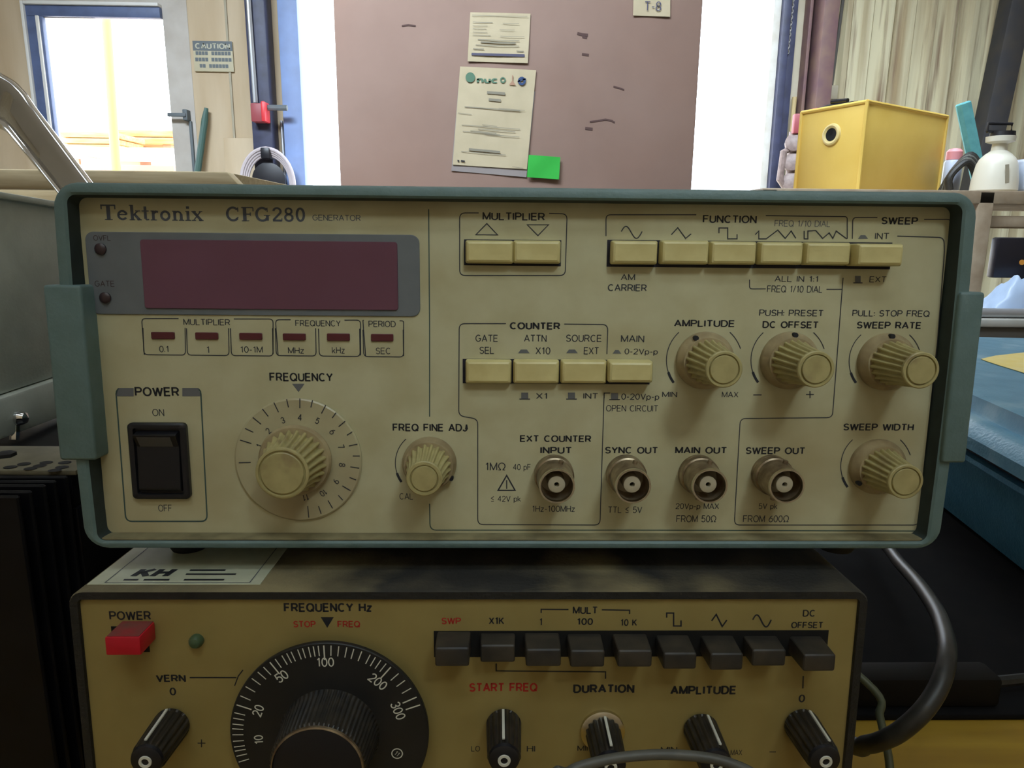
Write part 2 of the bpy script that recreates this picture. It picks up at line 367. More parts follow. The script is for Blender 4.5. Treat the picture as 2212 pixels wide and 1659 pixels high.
def _st():
    A = arc2; E = lambda cx, cz, rx, rz: A(cx, cz, rx, rz, 90, 450, 22)
    P_ = [(0, 0), (0, 1), (.35, 1)] + A(.35, .73, .23, .27, 85, -85, 8) + [(.35, .46), (0, .46)]
    return {
    'A': (.7, [[(0, 0), (.35, 1), (.7, 0)], [(.13, .34), (.57, .34)]]),
    'B': (.62, [[(0, 0), (0, 1), (.35, 1)] + A(.35, .76, .22, .24, 85, -85, 8) + [(.35, .52), (0, .52)], [(.35, .52)] + A(.36, .26, .25, .26, 85, -85, 8) + [(.36, 0), (0, 0)]]),
    'C': (.68, [A(.36, .5, .35, .5, 48, 312, 16)]), 'D': (.66, [[(0, 0), (0, 1), (.3, 1)] + A(.3, .5, .36, .5, 85, -85, 10) + [(.3, 0), (0, 0)]]),
    'E': (.56, [[(.55, 1), (0, 1), (0, 0), (.56, 0)], [(0, .52), (.5, .52)]]), 'F': (.54, [[(.54, 1), (0, 1), (0, 0)], [(0, .51), (.47, .51)]]),
    'G': (.72, [A(.37, .5, .36, .5, 48, 340, 16) + [(.72, .45), (.42, .45)]]), 'H': (.6, [[(0, 0), (0, 1)], [(.6, 0), (.6, 1)], [(0, .52), (.6, .52)]]),
    'I': (.02, [[(0, 0), (0, 1)]]), 'J': (.42, [[(.42, 1), (.42, .24)] + A(.21, .24, .21, .24, 0, -175, 8)]),
    'K': (.6, [[(0, 0), (0, 1)], [(.56, 1), (0, .36)], [(.2, .58), (.6, 0)]]), 'L': (.5, [[(0, 1), (0, 0), (.5, 0)]]),
    'M': (.74, [[(0, 0), (0, 1), (.37, .06), (.74, 1), (.74, 0)]]), 'N': (.6, [[(0, 0), (0, 1), (.6, 0), (.6, 1)]]),
    'O': (.74, [E(.37, .5, .37, .5)]), 'P': (.58, [P_]), 'Q': (.76, [E(.37, .5, .37, .5), [(.46, .26), (.76, -.03)]]),
    'R': (.62, [P_, [(.34, .46), (.6, 0)]]), 'S': (.58, [A(.3, .745, .26, .255, 22, 265, 12) + A(.29, .25, .28, .25, 80, -158, 12)]),
    'T': (.6, [[(0, 1), (.6, 1)], [(.3, 1), (.3, 0)]]), 'U': (.6, [[(0, 1), (0, .3)] + A(.3, .3, .3, .3, 185, 355, 10) + [(.6, .3), (.6, 1)]]),
    'V': (.66, [[(0, 1), (.33, 0), (.66, 1)]]), 'W': (.94, [[(0, 1), (.24, 0), (.47, .95), (.7, 0), (.94, 1)]]),
    'X': (.62, [[(0, 0), (.6, 1)], [(0, 1), (.62, 0)]]), 'Y': (.62, [[(0, 1), (.31, .46), (.62, 1)], [(.31, .46), (.31, 0)]]), 'Z': (.57, [[(0, 1), (.55, 1), (0, 0), (.57, 0)]]),
    '0': (.54, [E(.27, .5, .27, .5)]), '1': (.36, [[(.06, .78), (.26, .98), (.26, 0)]]), '2': (.55, [A(.28, .72, .26, .28, 165, -35, 10) + [(0, 0), (.55, 0)]]),
    '3': (.54, [A(.27, .75, .24, .25, 160, -85, 10) + A(.27, .26, .27, .26, 80, -160, 10)]), '4': (.58, [[(.42, 0), (.42, 1), (0, .3), (.58, .3)]]),
    '5': (.54, [[(.5, 1), (.1, 1), (.05, .5)] + A(.26, .32, .28, .32, 120, -150, 12)]), '6': (.55, [E(.28, .31, .27, .31), [(.46, .98), (.2, .8), (.03, .38)]]),
    '7': (.54, [[(0, 1), (.54, 1), (.2, 0)]]), '8': (.55, [E(.28, .75, .23, .25), E(.28, .26, .27, .26)]), '9': (.55, [E(.28, .69, .27, .31), [(.1, .02), (.36, .2), (.53, .62)]]),
    'p': (.5, [[(0, -.28), (0, .68)], E(.25, .34, .25, .34)]), 'k': (.46, [[(0, 0), (0, 1)], [(.42, .68), (0, .25)], [(.15, .4), (.46, 0)]]), 'z': (.44, [[(0, .68), (.42, .68), (0, 0), (.44, 0)]]),
    'n': (.46, [[(0, 0), (0, .68)], [(0, .4)] + A(.23, .42, .23, .26, 170, 10, 8) + [(.46, 0)]]), 'u': (.46, [[(0, .68), (0, .26)] + A(.23, .26, .23, .26, 190, 350, 8) + [(.46, .68)], [(.46, .3), (.46, 0)]]),
    'c': (.42, [A(.26, .34, .26, .34, 48, 312, 12)]),
    '-': (.3, [[(0, .4), (.3, .4)]]), '/': (.32, [[(0, -.04), (.32, 1.04)]]), ':': (.02, [[(0, .05), (0, .19)], [(0, .5), (0, .64)]]), '.': (.02, [[(0, 0), (0, .14)]]),
    '\u2264': (.52, [[(.5, .95), (0, .6), (.5, .25)], [(0, .03), (.5, .03)]]),
    '\u03a9': (.78, [[(0, .03), (.25, .03), (.21, .16)] + A(.39, .56, .37, .44, 232, -52, 18) + [(.57, .16), (.53, .03), (.78, .03)]]),
    ' ': (.30, [])}
STROKES = _st()
def glyphs(text, bold=0.0):
    """Plain sans lettering drawn with strokes one cap height tall; bold 0..0.04 sets the stroke weight."""
    w = .118 + bold * 3.6; b = MB(); x = 0
    for ch in text:
        adv, st = STROKES[ch]
        for pts in st:
            run = [pts[0]]
            for q in range(1, len(pts)):
                run.append(pts[q])
                last = q == len(pts) - 1
                d0 = Vector(pts[q]) - Vector(pts[q - 1])
                if not last: d1 = Vector(pts[q + 1]) - Vector(pts[q])
                if last or (d0.length > 1e-6 and d1.length > 1e-6 and d0.angle(d1) > .75):
                    e = d0.normalized() * (w * .36) if not last else Vector((0, 0))
                    f0 = (Vector(run[1]) - Vector(run[0])).normalized() * (w * .36) if run[0] != pts[0] else Vector((0, 0))
                    rr_ = [tuple(Vector(run[0]) - f0)] + run[1:-1] + [tuple(Vector(run[-1]) + e)]
                    b.ribbon([(x + p[0], p[1]) for p in rr_], w, 0); run = [pts[q]]
        x += adv + .12 + w * .62
    return [(v.x, v.z) for v in b.v], b.f
SERIF = {
 'T': (.88, [([(.42, 0), (.42, 1)], .21), ([(0, .955), (.84, .955)], .09), ([(.04, .97), (.04, .7)], .07), ([(.80, .97), (.80, .7)], .07), ([(.2, .03), (.64, .03)], .06)]),
 'e': (.64, [(arc2(.3, .32, .23, .27, 8, 325), .13), ([(.1, .36), (.52, .36)], .07)]),
 'k': (.70, [([(.18, 0), (.18, 1)], .17), ([(.2, .28), (.52, .62)], .08), ([(.3, .4), (.58, .02)], .16), ([(.02, .03), (.34, .03)], .06), ([(.44, .03), (.7, .03)], .06), ([(.36, .61), (.64, .61)], .06), ([(.04, .97), (.2, .97)], .06)]),
 't': (.44, [([(.2, .1), (.2, .9)], .16), ([(0, .61), (.4, .61)], .07), ([(.2, .1), (.26, .04), (.40, .06)], .09)]),
 'r': (.52, [([(.18, 0), (.18, .64)], .16), ([(.2, .44), (.32, .58), (.46, .56)], .13), ([(.02, .03), (.36, .03)], .06), ([(.04, .61), (.2, .61)], .06)]),
 'o': (.64, [(arc2(.31, .32, .22, .27, 0, 360, 20), .14)]),
 'n': (.72, [([(.18, 0), (.18, .64)], .16), (arc2(.36, .36, .18, .23, 170, 10), .11), ([(.54, 0), (.54, .42)], .16), ([(.02, .03), (.33, .03)], .06), ([(.4, .03), (.7, .03)], .06), ([(.04, .61), (.2, .61)], .06)]),
 'i': (.36, [([(.18, 0), (.18, .64)], .16), ([(.18, .78), (.18, .94)], .17), ([(.02, .03), (.34, .03)], .06), ([(.04, .61), (.2, .61)], .06)]),
 'x': (.64, [([(.1, .62), (.54, .02)], .16), ([(.52, .62), (.1, .02)], .07), ([(0, .03), (.24, .03)], .06), ([(.4, .03), (.66, .03)], .06), ([(0, .61), (.26, .61)], .06), ([(.42, .61), (.62, .61)], .06)]),
 'C': (.86, [(arc2(.42, .5, .33, .45, 42, 318, 20), .15), ([(.7, .97), (.7, .66)], .06), ([(.71, .3), (.6, .14)], .07)]),
 'F': (.76, [([(.2, 0), (.2, 1)], .2), ([(.02, .96), (.68, .96)], .08), ([(.68, .97), (.68, .7)], .06), ([(.2, .5), (.52, .5)], .08), ([(.52, .62), (.52, .38)], .06), ([(.02, .03), (.44, .03)], .06)]),
 'G': (.94, [(arc2(.42, .5, .33, .45, 42, 318, 20), .15), ([(.7, .97), (.7, .66)], .06), ([(.70, .06), (.70, .42)], .16), ([(.5, .43), (.86, .43)], .06)]),
 '2': (.64, [(arc2(.3, .72, .2, .23, 175, -35, 12) + [(.08, .1)], .13), ([(.05, .07), (.56, .07)], .14), ([(.56, .05), (.56, .24)], .05)]),
 '8': (.64, [(arc2(.3, .74, .17, .2, 0, 360, 18), .12), (arc2(.3, .28, .21, .23, 0, 360, 18), .13)]),
 '0': (.64, [(arc2(.3, .5, .2, .44, 0, 360, 20), .14)]),
}
def serif(text):
    b = MB(); x = 0
    for ch in text:
        adv, st = SERIF[ch]
        for pts, w in st: b.ribbon([(x + p[0], p[1]) for p in pts], w, 0)
        x += adv + .02
    return [(v.x, v.z) for v in b.v], b.f

# =================================================================== the setting
WY = 5.0                                  # far wall
def wp(px, py): return hw(px, py, 1, WY)
def xw(px, py=200): return wp(px, py).x
def struct(b, name, m, ang=30): return build(b, name, m, kind='structure', ang=ang)
XL, XR, YB, ZC = -4.2, 4.6, -2.6, 4.3
struct(MB().box(XL - .1, XR + .1, YB - .1, WY + .15, -.15, 0), 'floor', m_floor)
struct(MB().box(XL - .1, XR + .1, YB - .1, WY + .15, ZC, ZC + .1), 'ceiling', m_ceil)
struct(MB().box(XL - .1, XL, YB, WY, 0, ZC), 'wall_left', m_wallg)
struct(MB().box(XR, XR + .1, YB, WY, 0, ZC), 'wall_right', m_wallg)
struct(MB().box(XL, XR, YB - .1, YB, 0, ZC), 'wall_front', m_ply)
struct(MB().box(-60, 60, WY + .15, 90, -.35, -.15), 'ground', m_ground)
OPL, OPR, OPT = xw(657), xw(1652), 3.7    # the wide roll-up doorway
DL, DR = xw(76, 200), xw(418, 200)        # the personnel door
DT = wp(240, 2).z + .06
# far wall: plywood panels left of the doorway, lintel, metal sheeting right of it
b = MB()
b.box(XL, DL, WY, WY + .12, 0, ZC); b.box(DL, DR, WY, WY + .12, DT, ZC); b.box(DR, OPL - .02, WY, WY + .12, 0, ZC)
b.box(OPL - .02, OPR + .02, WY, WY + .12, OPT, ZC)
struct(b, 'wall_back', m_ply)
for i, px in enumerate((-120, 497)):
    x = xw(px, 150); struct(MB().box(x - .008, x + .008, WY - .012, WY + .001, 0, ZC, .003), 'trim_%d' % (i + 1), m_wallg)
# corrugated sheeting
b = MB(); x0, x1 = OPR + .02, XR; prof = []; x = x0; pitch = .145
while x < x1:
    prof += [(x, 0), (x + .055, 0), (x + .075, -.032), (x + .11, -.032), (x + .13, 0)]; x += pitch
    if int((x - x0) / pitch) % 3 == 0: prof += [(x - .012, -.012), (x - .004, -.012)]
lo = [(p[0], WY + .06 + p[1], 0) for p in prof]; hi = [(p[0], WY + .06 + p[1], ZC) for p in prof]
bk = [(x1 + .0, WY + .12, 0), (x0, WY + .12, 0)]
b.loft([lo + bk, hi + [(q[0], q[1], ZC) for q in bk]], cap0=True, cap1=True)
struct(b, 'wall_back_metal', m_corr, ang=20)
# doorway jambs and door track
struct(MB().box(OPL - .13, OPL, WY - .08, WY + .12, 0, OPT, .006), 'trim_3', m_jambb)
struct(MB().box(OPR, OPR + .05, WY - .05, WY + .12, 0, OPT, .004), 'trim_4', m_jamb)
b = MB().box(OPR + .05, OPR + .10, WY - .10, WY + .06, 0, OPT, .005); b.box(OPR + .10, OPR + .17, WY - .03, WY + .06, 0, OPT, .005)
struct(b, 'trim_5', m_steel)
struct(MB().box(OPR + .17, xw(1738, 100), WY - .01, WY + .06, 0, ZC, .003), 'trim_6', m_wallg)
# personnel door with a big pane
wl, wr = xw(108, 200), xw(364, 200); wt = wp(240, 36).z; wbm = wp(240, 395).z - .1
def ringbox(b, x0, x1, z0, z1, w, y0, y1, bev=.004):
    b.box(x0 - w, x0, y0, y1, z0 - w, z1 + w, bev); b.box(x1, x1 + w, y0, y1, z0 - w, z1 + w, bev)
    b.box(x0, x1, y0, y1, z1, z1 + w, bev); b.box(x0, x1, y0, y1, z0 - w, z0, bev); return b
b = MB(); b.box(DL + .005, wl, WY + .01, WY + .06, .01, DT - .02); b.box(wr, DR - .005, WY + .01, WY + .06, .01, DT - .02)
b.box(wl, wr, WY + .01, WY + .06, wt, DT - .02); b.box(wl, wr, WY + .01, WY + .06, .01, wbm)
door = struct(b, 'door_1', m_door)
b = MB(); z1_ = wp(90, 13).z; xl0 = xw(76, 150); xl1 = xw(109, 150)
b.box(xl0, wr, WY - .03, WY + .012, wt - .01, z1_, .004); b.box(xl0, xl1, WY - .03, WY + .012, wbm, wt - .01, .004)
build(b, 'window_frame', m_frame, door)
b = MB().box(xl0 - .02, xl0, WY - .05, WY + .012, wbm, z1_ + .02, .003); b.box(xl0, wr, WY - .05, WY + .012, z1_, z1_ + .02, .003); b.box(xl1 - .035, xl1 - .015, WY - .045, WY - .028, wbm, wt - .01, .002)
build(b, 'window_bead', m_framew, door)
b = MB(); c = wp(404, 245); b.box(c.x - .11, c.x + .012, WY - .06, WY - .045, c.z - .03, c.z - .005, .005)
b.box(c.x - .012, c.x + .02, WY - .05, WY + .012, c.z - .05, c.z + .02, .005)
build(b, 'door_handle', m_signd, door)
build(MB().box(c.x + .01, c.x + .028, WY - .012, WY + .01, c.z - .6, c.z - .05, .002), 'door_seal', m_signd, door)
struct(MB().box(wl + .02, wr, WY + .03, WY + .036, wbm, wt), 'window_1', m_glass)
# floor-to-ceiling steel post with conduit
struct(MB().box(xw(556), xw(597), WY - .16, WY - .001, 0, ZC, .006), 'trim_7', m_steel)
build(MB().tube([(xw(563), WY - .18, ZC - .02), (xw(566), WY - .18, 3.0), (xw(569), WY - .18, wp(567, 232).z)], .016), 'conduit', m_conduit, None,
      None, 'thin grey conduit running down the dark blue post to the red box', 'pipe')
struct(MB().box(xw(1744, 100), xw(1776, 100), WY - .22, WY + .02, 0, ZC, .008), 'trim_8', m_rust)
struct(MB().box(xw(1730, 100), xw(1737, 100), WY - .10, WY + .02, 0, ZC, .004), 'trim_9', m_rust)
a, c = wp(2178, 0), wp(2108, 330); dirv = (a - c).normalized(); a2 = a + dirv * 1.5; c2 = c - dirv * 2.5
hx = .075
struct(MB().prism([(a2.x - hx, WY - .16, a2.z), (a2.x + hx, WY - .16, a2.z), (c2.x + hx, WY - .16, c2.z), (c2.x - hx, WY - .16, c2.z)], (0, .14, 0), .006), 'trim_10', m_beam)

# ------------------------------------------------------------------ the yard outside
b = MB(); q = [hw(232, 20, 1, 8.0), hw(256, 400, 1, 8.0)]
b.tube([(q[1].x, 8, -.15), (q[1].x - .03, 8, 1.2), (q[0].x, 8, q[0].z + .5)], .048, 16)
build(b, 'bollard', m_ypost, None, None, 'tall yellow pipe post outside the left window', 'post')
def slab(name, px0, px1, py0, py1, y, m, label, cat, d=.8, rows=4):
    a = hw(px0, py1, 1, y); c = hw(px1, py0, 1, y); r = thing(name, ((a.x + c.x) / 2, y + d / 2, -.15), label, cat)
    h = (c.z - a.z) / rows
    for i in range(rows):
        build(MB().box(a.x - .02 * (i % 2), c.x + .03 * (i % 2), y, y + d, a.z + i * h, a.z + (i + 1) * h - .012, .006), 'plank', m, r)
    for t in (.15, .85):
        x = a.x + (c.x - a.x) * t
        build(MB().box(x - .06, x + .06, y + .05, y + d - .05, -.15, a.z, .006), 'bearer', m_dirt, r)
slab('lumber_stack', 138, 246, 284, 336, 10.0, m_lumber, 'stack of orange timber planks seen low in the left window, left of the yellow post', 'lumber')
slab('lumber_stack', 258, 372, 280, 310, 11.0, m_lumber, 'thin stack of pale timber planks right of the yellow post outside', 'lumber', rows=2)
a = hw(120, 346, 1, 9.0); c = hw(372, 312, 1, 9.0)
r = thing('flatbed_trailer', ((a.x + c.x) / 2, 9.3, -.15), 'white flat trailer bed in front of the timber stacks outside', 'trailer')
build(MB().box(a.x, c.x, 9, 9.8, a.z + .06, a.z + .16, .01), 'deck', m_truck, r)
for t in (.2, .8):
    x = a.x + (c.x - a.x) * t
    build(MB().box(x - .04, x + .04, 9.1, 9.7, -.15, a.z + .06, .01), 'support', m_truck, r)
a = hw(160, 400, 1, 8.4); c = hw(374, 352, 1, 8.4)
r = thing('pallet_stack', ((a.x + c.x) / 2, 8.7, -.15), 'brown pallet stack at the foot of the left window outside', 'pallet')
for i in range(6):
    z = -.15 + i * (c.z + .15) / 6
    build(MB().box(a.x, c.x, 8.4, 9.0, z, z + (c.z + .15) / 6 - .03, .005), 'pallet_deck', m_dirt, r)

# ------------------------------------------------------------------ things on the far wall
def wsheet(px0, py0, px1, py1, y): # helper: x0,x1,z0,z1 on a plane y
    a = hw(px0, py1, 1, y); c = hw(px1, py0, 1, y); return a.x, c.x, a.z, c.z
x0, x1, z0, z1 = wsheet(423, 91, 503, 155, WY)
sg = build(MB().box(x0, x1, WY - .018, WY - .0005, z0, z1, .001), 'caution_sign', m_sign, None, None,
           'cream caution sign with dark header on the plywood wall beside the door', 'sign')
X = lambda t: x0 + (x1 - x0) * t
Z = lambda t: z0 + (z1 - z0) * t
build(MB().poly([(X(0.0), Z(.68)), (X(1), Z(.68)), (X(1), Z(1)), (X(0), Z(1))], WY - .0185), 'header', m_signd, sg)
b = MB(); fit(b, glyphs('CAUTION', .03), X(.06), X(.95), Z(.74), Z(.93), WY - .0195); build(b, 'lettering', m_signl, sg)
b = MB()
for z, sgm in ((.54, ((.06, .38), (.46, .96))), (.33, ((.04, .38), (.45, .97))), (.12, ((.14, .30), (.38, .88)))):
    for s0, s1 in sgm:
        n = max(2, int((s1 - s0) / .075))
        for k in range(n):
            t0 = s0 + (s1 - s0) * k / n; t1 = s0 + (s1 - s0) * (k + .86) / n
            b.poly([(X(t0), Z(z)), (X(t1), Z(z)), (X(t1), Z(z + .12)), (X(t0), Z(z + .12))], WY - .0190)
build(b, 'text_lines', m_signd, sg)
# red alarm box on the post
x0, x1, z0, z1 = wsheet(548, 222, 580, 265, WY - .2)
r = thing('alarm_box', ((x0 + x1) / 2, WY - .16, z0), 'red alarm box on the dark blue post at the left', 'alarm')
build(MB().box(x0, x1 - .03, WY - .25, WY - .161, z0, z1 - .01, .008), 'housing', m_alarm2, r)
build(MB().box(x1 - .032, x1 - .005, WY - .27, WY - .161, z0, z1, .008), 'lens', m_alarm, r)
a = wp(590, 243); build(MB().tube([(x1 - .006, WY - .2, a.z), (x1 + .12, WY - .2, a.z)], .018), 'bracket', m_signd, r)
# beige board leaning on the wall, tools, hose coil
x0, x1, z0, z1 = wsheet(490, 298, 556, 420, WY - .05)
build(MB().hexa([(x0, WY - .12, 0), (x1, WY - .12, 0), (x1, WY - .04, z1), (x0, WY - .04, z1)],
                [(x0, WY - .09, 0), (x1, WY - .09, 0), (x1, WY - .01, z1), (x0, WY - .01, z1)], .003), 'plywood_offcut', m_ply, None, None,
      'pale plywood offcut leaning on the wall left of the dark post', 'board')
def longtool(name, px0, py0, px1, py1, rad, m, label, cat, m2=None, gp=0):
    a = wp(px0, py0); c = wp(px1, py1); d = (c - a); foot = a + d * ((.0 - a.z) / d.z)
    r = thing(name, (foot.x, WY - .20, 0), label, cat)
    A = Vector((a.x, WY - rad * 2.2, a.z)); F = Vector((foot.x, WY - .20, 0.0))
    build(MB().tube([F, A + (F - A) * gp], rad * (.75 if gp else 1)), 'shaft', m, r)
    if m2: build(MB().tube([A + (F - A) * gp, A + (F - A) * gp * .1, A], [rad, rad, rad * .6]), 'grip', m2, r)
    return r
longtool('long_handled_tool', 452, 236, 444, 310, .022, m_pole, 'long tool with a dark green grip leaning on the wall under the caution sign', 'tool', m_green, .38)
longtool('wooden_pole', 1712, 212, 1688, 410, .016, m_pole, 'thin pale wooden pole leaning beside the doorway track on the right', 'pole')
longtool('steel_rod', 610, 262, 622, 395, .010, m_conduit, 'thin grey rod leaning between the dark post and the doorway', 'rod')
cpt = hw(581, 378, 1, WY - .2)
r = thing('hose_coil', (cpt.x, WY - .17, cpt.z - .2), 'pale hose coiled on a black hook at the foot of the dark post', 'hose')
b = MB()
for k in range(4):
    rr = .17 + .012 * k
    b.tube([(cpt.x + rr * .85 * math.cos(t * PI / 16), WY - .20 - .012 * k, cpt.z - .06 + rr * 1.1 * math.sin(t * PI / 16)) for t in range(33)], .012, 8)
build(b, 'hose', m_hose, r)
build(MB().lathe([(0, .1), (.05, .11), (.06, .05)], (cpt.x, WY - .161, cpt.z - .03), (0, -1, 0), 24), 'hook_plate', m_black, r)
build(MB().box(cpt.x - .03, cpt.x + .03, WY - .26, WY - .161, cpt.z + .10, cpt.z + .17, .008), 'hook', m_black, r)
# hoist chain: two hanging strands
r = thing('hoist_chain', (xw(1700, 60), WY - .05, wp(1690, 150).z), 'pale hoist chain of two strands hanging beside the doorway track', 'chain')
for (pa, pb, pya, pyb) in ((1710, 1694, -40, 122), (1694, 1683, -40, 150)):
    A = wp(pa, pya); B = wp(pb, pyb); n = 26; b = MB()
    for k in range(n):
        p = A + (B - A) * (k / n); L = (A - B).length / n * .72
        pts = []
        for t in range(11):
            an = t * 2 * PI / 10
            w = .011 * math.cos(an); h = L * math.sin(an)
            pts.append((p.x + (w if k % 2 else 0), WY - .05 + (0 if k % 2 else w), p.z + h))
        b.tube(pts, .0045, 6)
    build(b, 'chain_strand', m_chain, r)
x0, x1, z0, z1 = wsheet(1786, 184, 1812, 214, WY - .05)
r = thing('junction_box', ((x0 + x1) / 2, WY + .02, z0), 'small grey electrical box on the corrugated wall above the yellow box', 'electrical box')
build(MB().box(x0, x1, WY - .05, WY + .03, z0, z1, .006), 'housing', m_wallg, r)
build(MB().tube([((x0 + x1) / 2, WY - .02, z1), ((x0 + x1) / 2 + .03, WY - .02, z1 + .8), ((x0 + x1) / 2 + .06, WY - .02, ZC - .05)], .011), 'conduit', m_bdark, r)
# pipe fittings beside the yellow box
pc = hw(1717, 320, 1, 4.6)
r = thing('pipe_manifold', (pc.x, 4.6, 0), 'cluster of dull pipe fittings and a red valve left of the yellow box', 'pipe fittings')
b = MB().tube([(pc.x, 4.6, 0), (pc.x - .01, 4.6, pc.z + .1)], .035, 14)
for dz in (.02, -.1, -.22): b.lathe([(0, .03), (.01, .055), (.05, .055), (.06, .03)], (pc.x - .02, 4.58, pc.z + dz), (-.3, -1, .2), 16)
b.tube([(pc.x - .02, 4.58, pc.z), (pc.x - .09, 4.55, pc.z - .03), (pc.x - .10, 4.55, pc.z - .2), (pc.x - .04, 4.57, pc.z - .26)], .022)
build(b, 'fittings', m_pipe, r)
build(MB().box(pc.x - .05, pc.x + .05, 4.52, 4.565, pc.z + .08, pc.z + .20, .01), 'valve', m_alarm2, r)

# ------------------------------------------------------------------ the tall carton in the doorway
CY = 1.83
a = hw(731, 300, 1, CY); c = hw(1507, 200, 1, CY)
XA, XB = a.x, c.x
r = thing('cardboard_carton', ((XA + XB) / 2, CY + .3, 0), 'huge tan cardboard carton standing in front of the bright doorway', 'carton')
body = build(MB().box(XA, XB, CY, CY + .6, 0, 2.05, .006, 2), 'carton_body', m_carton, r)
build(MB().box(XA + .01, (XA + XB) / 2 - .002, CY + .01, CY + .59, 2.05, 2.056), 'top_flap', m_carton, r)
build(MB().box((XA + XB) / 2 + .002, XB - .01, CY + .01, CY + .59, 2.05, 2.056), 'top_flap', m_carton, r)
def cp(px, py, e=0): p = hw(px, py, 1, CY - e); return (p.x, p.z)
for pts, w in (([(868, 56), (882, 54), (898, 56)], .004), ([(1247, 72), (1258, 75), (1270, 76)], .007), ([(1258, 80), (1268, 82)], .005),
               ([(1257, 117), (1272, 119)], .006), ([(1325, 187), (1337, 190), (1348, 194)], .004),
               ([(1274, 263), (1292, 261), (1308, 258), (1322, 261), (1328, 265)], .0045), ([(1264, 277), (1280, 279)], .007)):
    build(MB().ribbon([cp(*p) for p in pts], w, CY - .0006), 'scuff', m_scuff, body)
def sheet(name, quad, m, label, cat, e=.002, group=None):
    P = [cp(*q) for q in quad]; n = 6; b = MB(); rows = []
    for i in range(n + 1):
        row = []
        for j in range(n + 1):
            s, t = i / n, j / n
            x = (P[0][0] * (1 - s) + P[1][0] * s) * (1 - t) + (P[3][0] * (1 - s) + P[2][0] * s) * t
            z = (P[0][1] * (1 - s) + P[1][1] * s) * (1 - t) + (P[3][1] * (1 - s) + P[2][1] * s) * t
            row.append(Vector((x, CY - e - .0012 * math.sin(3 * s + 2 * t) ** 2, z)))
        rows.append(row)
    vs = [p for rw in rows for p in rw]; k = len(vs)
    vs = vs + [p + Vector((0, .0006, 0)) for p in vs]
    fs = [(i * (n + 1) + j, i * (n + 1) + j + 1, (i + 1) * (n + 1) + j + 1, (i + 1) * (n + 1) + j) for i in range(n) for j in range(n)]
    fs = fs + [tuple(k + q for q in f[::-1]) for f in fs]
    for i in range(n):
        for (a, c) in (((i * (n + 1)), ((i + 1) * (n + 1))), ((i * (n + 1) + n), ((i + 1) * (n + 1) + n)), (i, i + 1), (n * (n + 1) + i, n * (n + 1) + i + 1)):
            fs.append((a, c, c + k, a + k))
    b.add(vs, fs)
    return build(b, name, m, None, None, label, cat, group)
def onpaper(quad):
    P = [cp(*q) for q in quad]
    def f(s, t):
        return ((P[0][0] * (1 - s) + P[1][0] * s) * (1 - t) + (P[3][0] * (1 - s) + P[2][0] * s) * t,
                (P[0][1] * (1 - s) + P[1][1] * s) * (1 - t) + (P[3][1] * (1 - s) + P[2][1] * s) * t)
    return f
Q1 = ((1016, 27), (1146, 30), (1140, 137), (1010, 133))
p1 = sheet('paper_notice', Q1, m_paper, 'small upper paper notice with a dark bar along its foot on the carton', 'paper')
f = onpaper(Q1); YP = CY - .0042
b = MB()
for t, s0, s1, w in ((.06, .03, .95, .0012), (.20, .05, .38, .0014), (.21, .55, .82, .0012), (.27, .05, .30, .001), (.33, .06, .28, .001), (.34, .5, .75, .001),
                     (.40, .06, .3, .001), (.46, .06, .36, .0012), (.47, .52, .92, .0012), (.55, .15, .84, .0018), (.60, .2, .78, .0035), (.66, .12, .84, .0016), (.74, .08, .26, .002), (.76, .8, .92, .002)):
    b.ribbon([f(s0, t), f((s0 + s1) / 2, t + .004), f(s1, t)], w, YP)
build(b, 'print', m_pprint, p1)
build(MB().ribbon([f(.06, .85), f(.94, .85)], .0062, YP), 'print_bar', m_pprint2, p1)
Q2 = ((994, 144), (1158, 152), (1138, 366), (978, 356))
Q2s = ((990, 190), (1156, 198), (1137, 383), (975, 369))
sl = sheet('plastic_sleeve', Q2s, m_sleeve, 'pale plastic sleeve showing as a grey strip under the tall certificate', 'sleeve', .0012)
p2 = sheet('certificate', Q2, m_paper, 'tall white certificate with green logo and lettering on the carton', 'paper', .0030)
f = onpaper(Q2); YP = CY - .0052
b = MB()
for t, s0, s1, w in ((.405, .10, .84, .0022), (.40, .55, .9, .0012), (.59, .08, .86, .0015), (.575, .35, .55, .0014), (.62, .3, .8, .0016), (.645, .2, .55, .002), (.655, .1, .6, .0014), (.67, .4, .86, .0014),
                     (.835, .2, .62, .006), (.86, .1, .7, .0014), (.47, .02, .2, .0012), (.985, .8, .95, .001)):
    b.ribbon([f(s0, t - .004), f(s1, t + .006)], w, YP)
for t, s0, s1 in ((.245, .38, .62), (.315, .41, .57)): b.ribbon([f(s0, t), f(s1, t + .004)], .0065, YP)
build(b, 'print', m_pprint, p2)
def disc2(b, c, r0, r1, y, n=24):
    vs = [(c[0] + rr * math.cos(2 * PI * k / n), y, c[1] + rr * math.sin(2 * PI * k / n)) for rr in (r0, r1) for k in range(n)]
    b.add(vs, [(k, (k + 1) % n, n + (k + 1) % n, n + k) for k in range(n)])
b = MB(); disc2(b, f(.145, .105), .0001, .0125, YP); disc2(b, f(.575, .115), .004, .0075, YP)
a0, a1 = f(.235, .165), f(.50, .085); fit(b, glyphs('nuc', .03), a0[0], a1[0], a0[1] + .002, a1[1] - .004, YP)
build(b, 'logo_green', m_logog, p2)
b = MB(); cc = f(.70, .12); b.poly([(cc[0] - .009, cc[1] - .010), (cc[0] + .009, cc[1] - .010), (cc[0] + .002, cc[1]), (cc[0] + .002, cc[1] + .014), (cc[0] - .001, cc[1] + .014), (cc[0] - .001, cc[1])], YP)
build(b, 'logo_orange', m_logoo, p2)
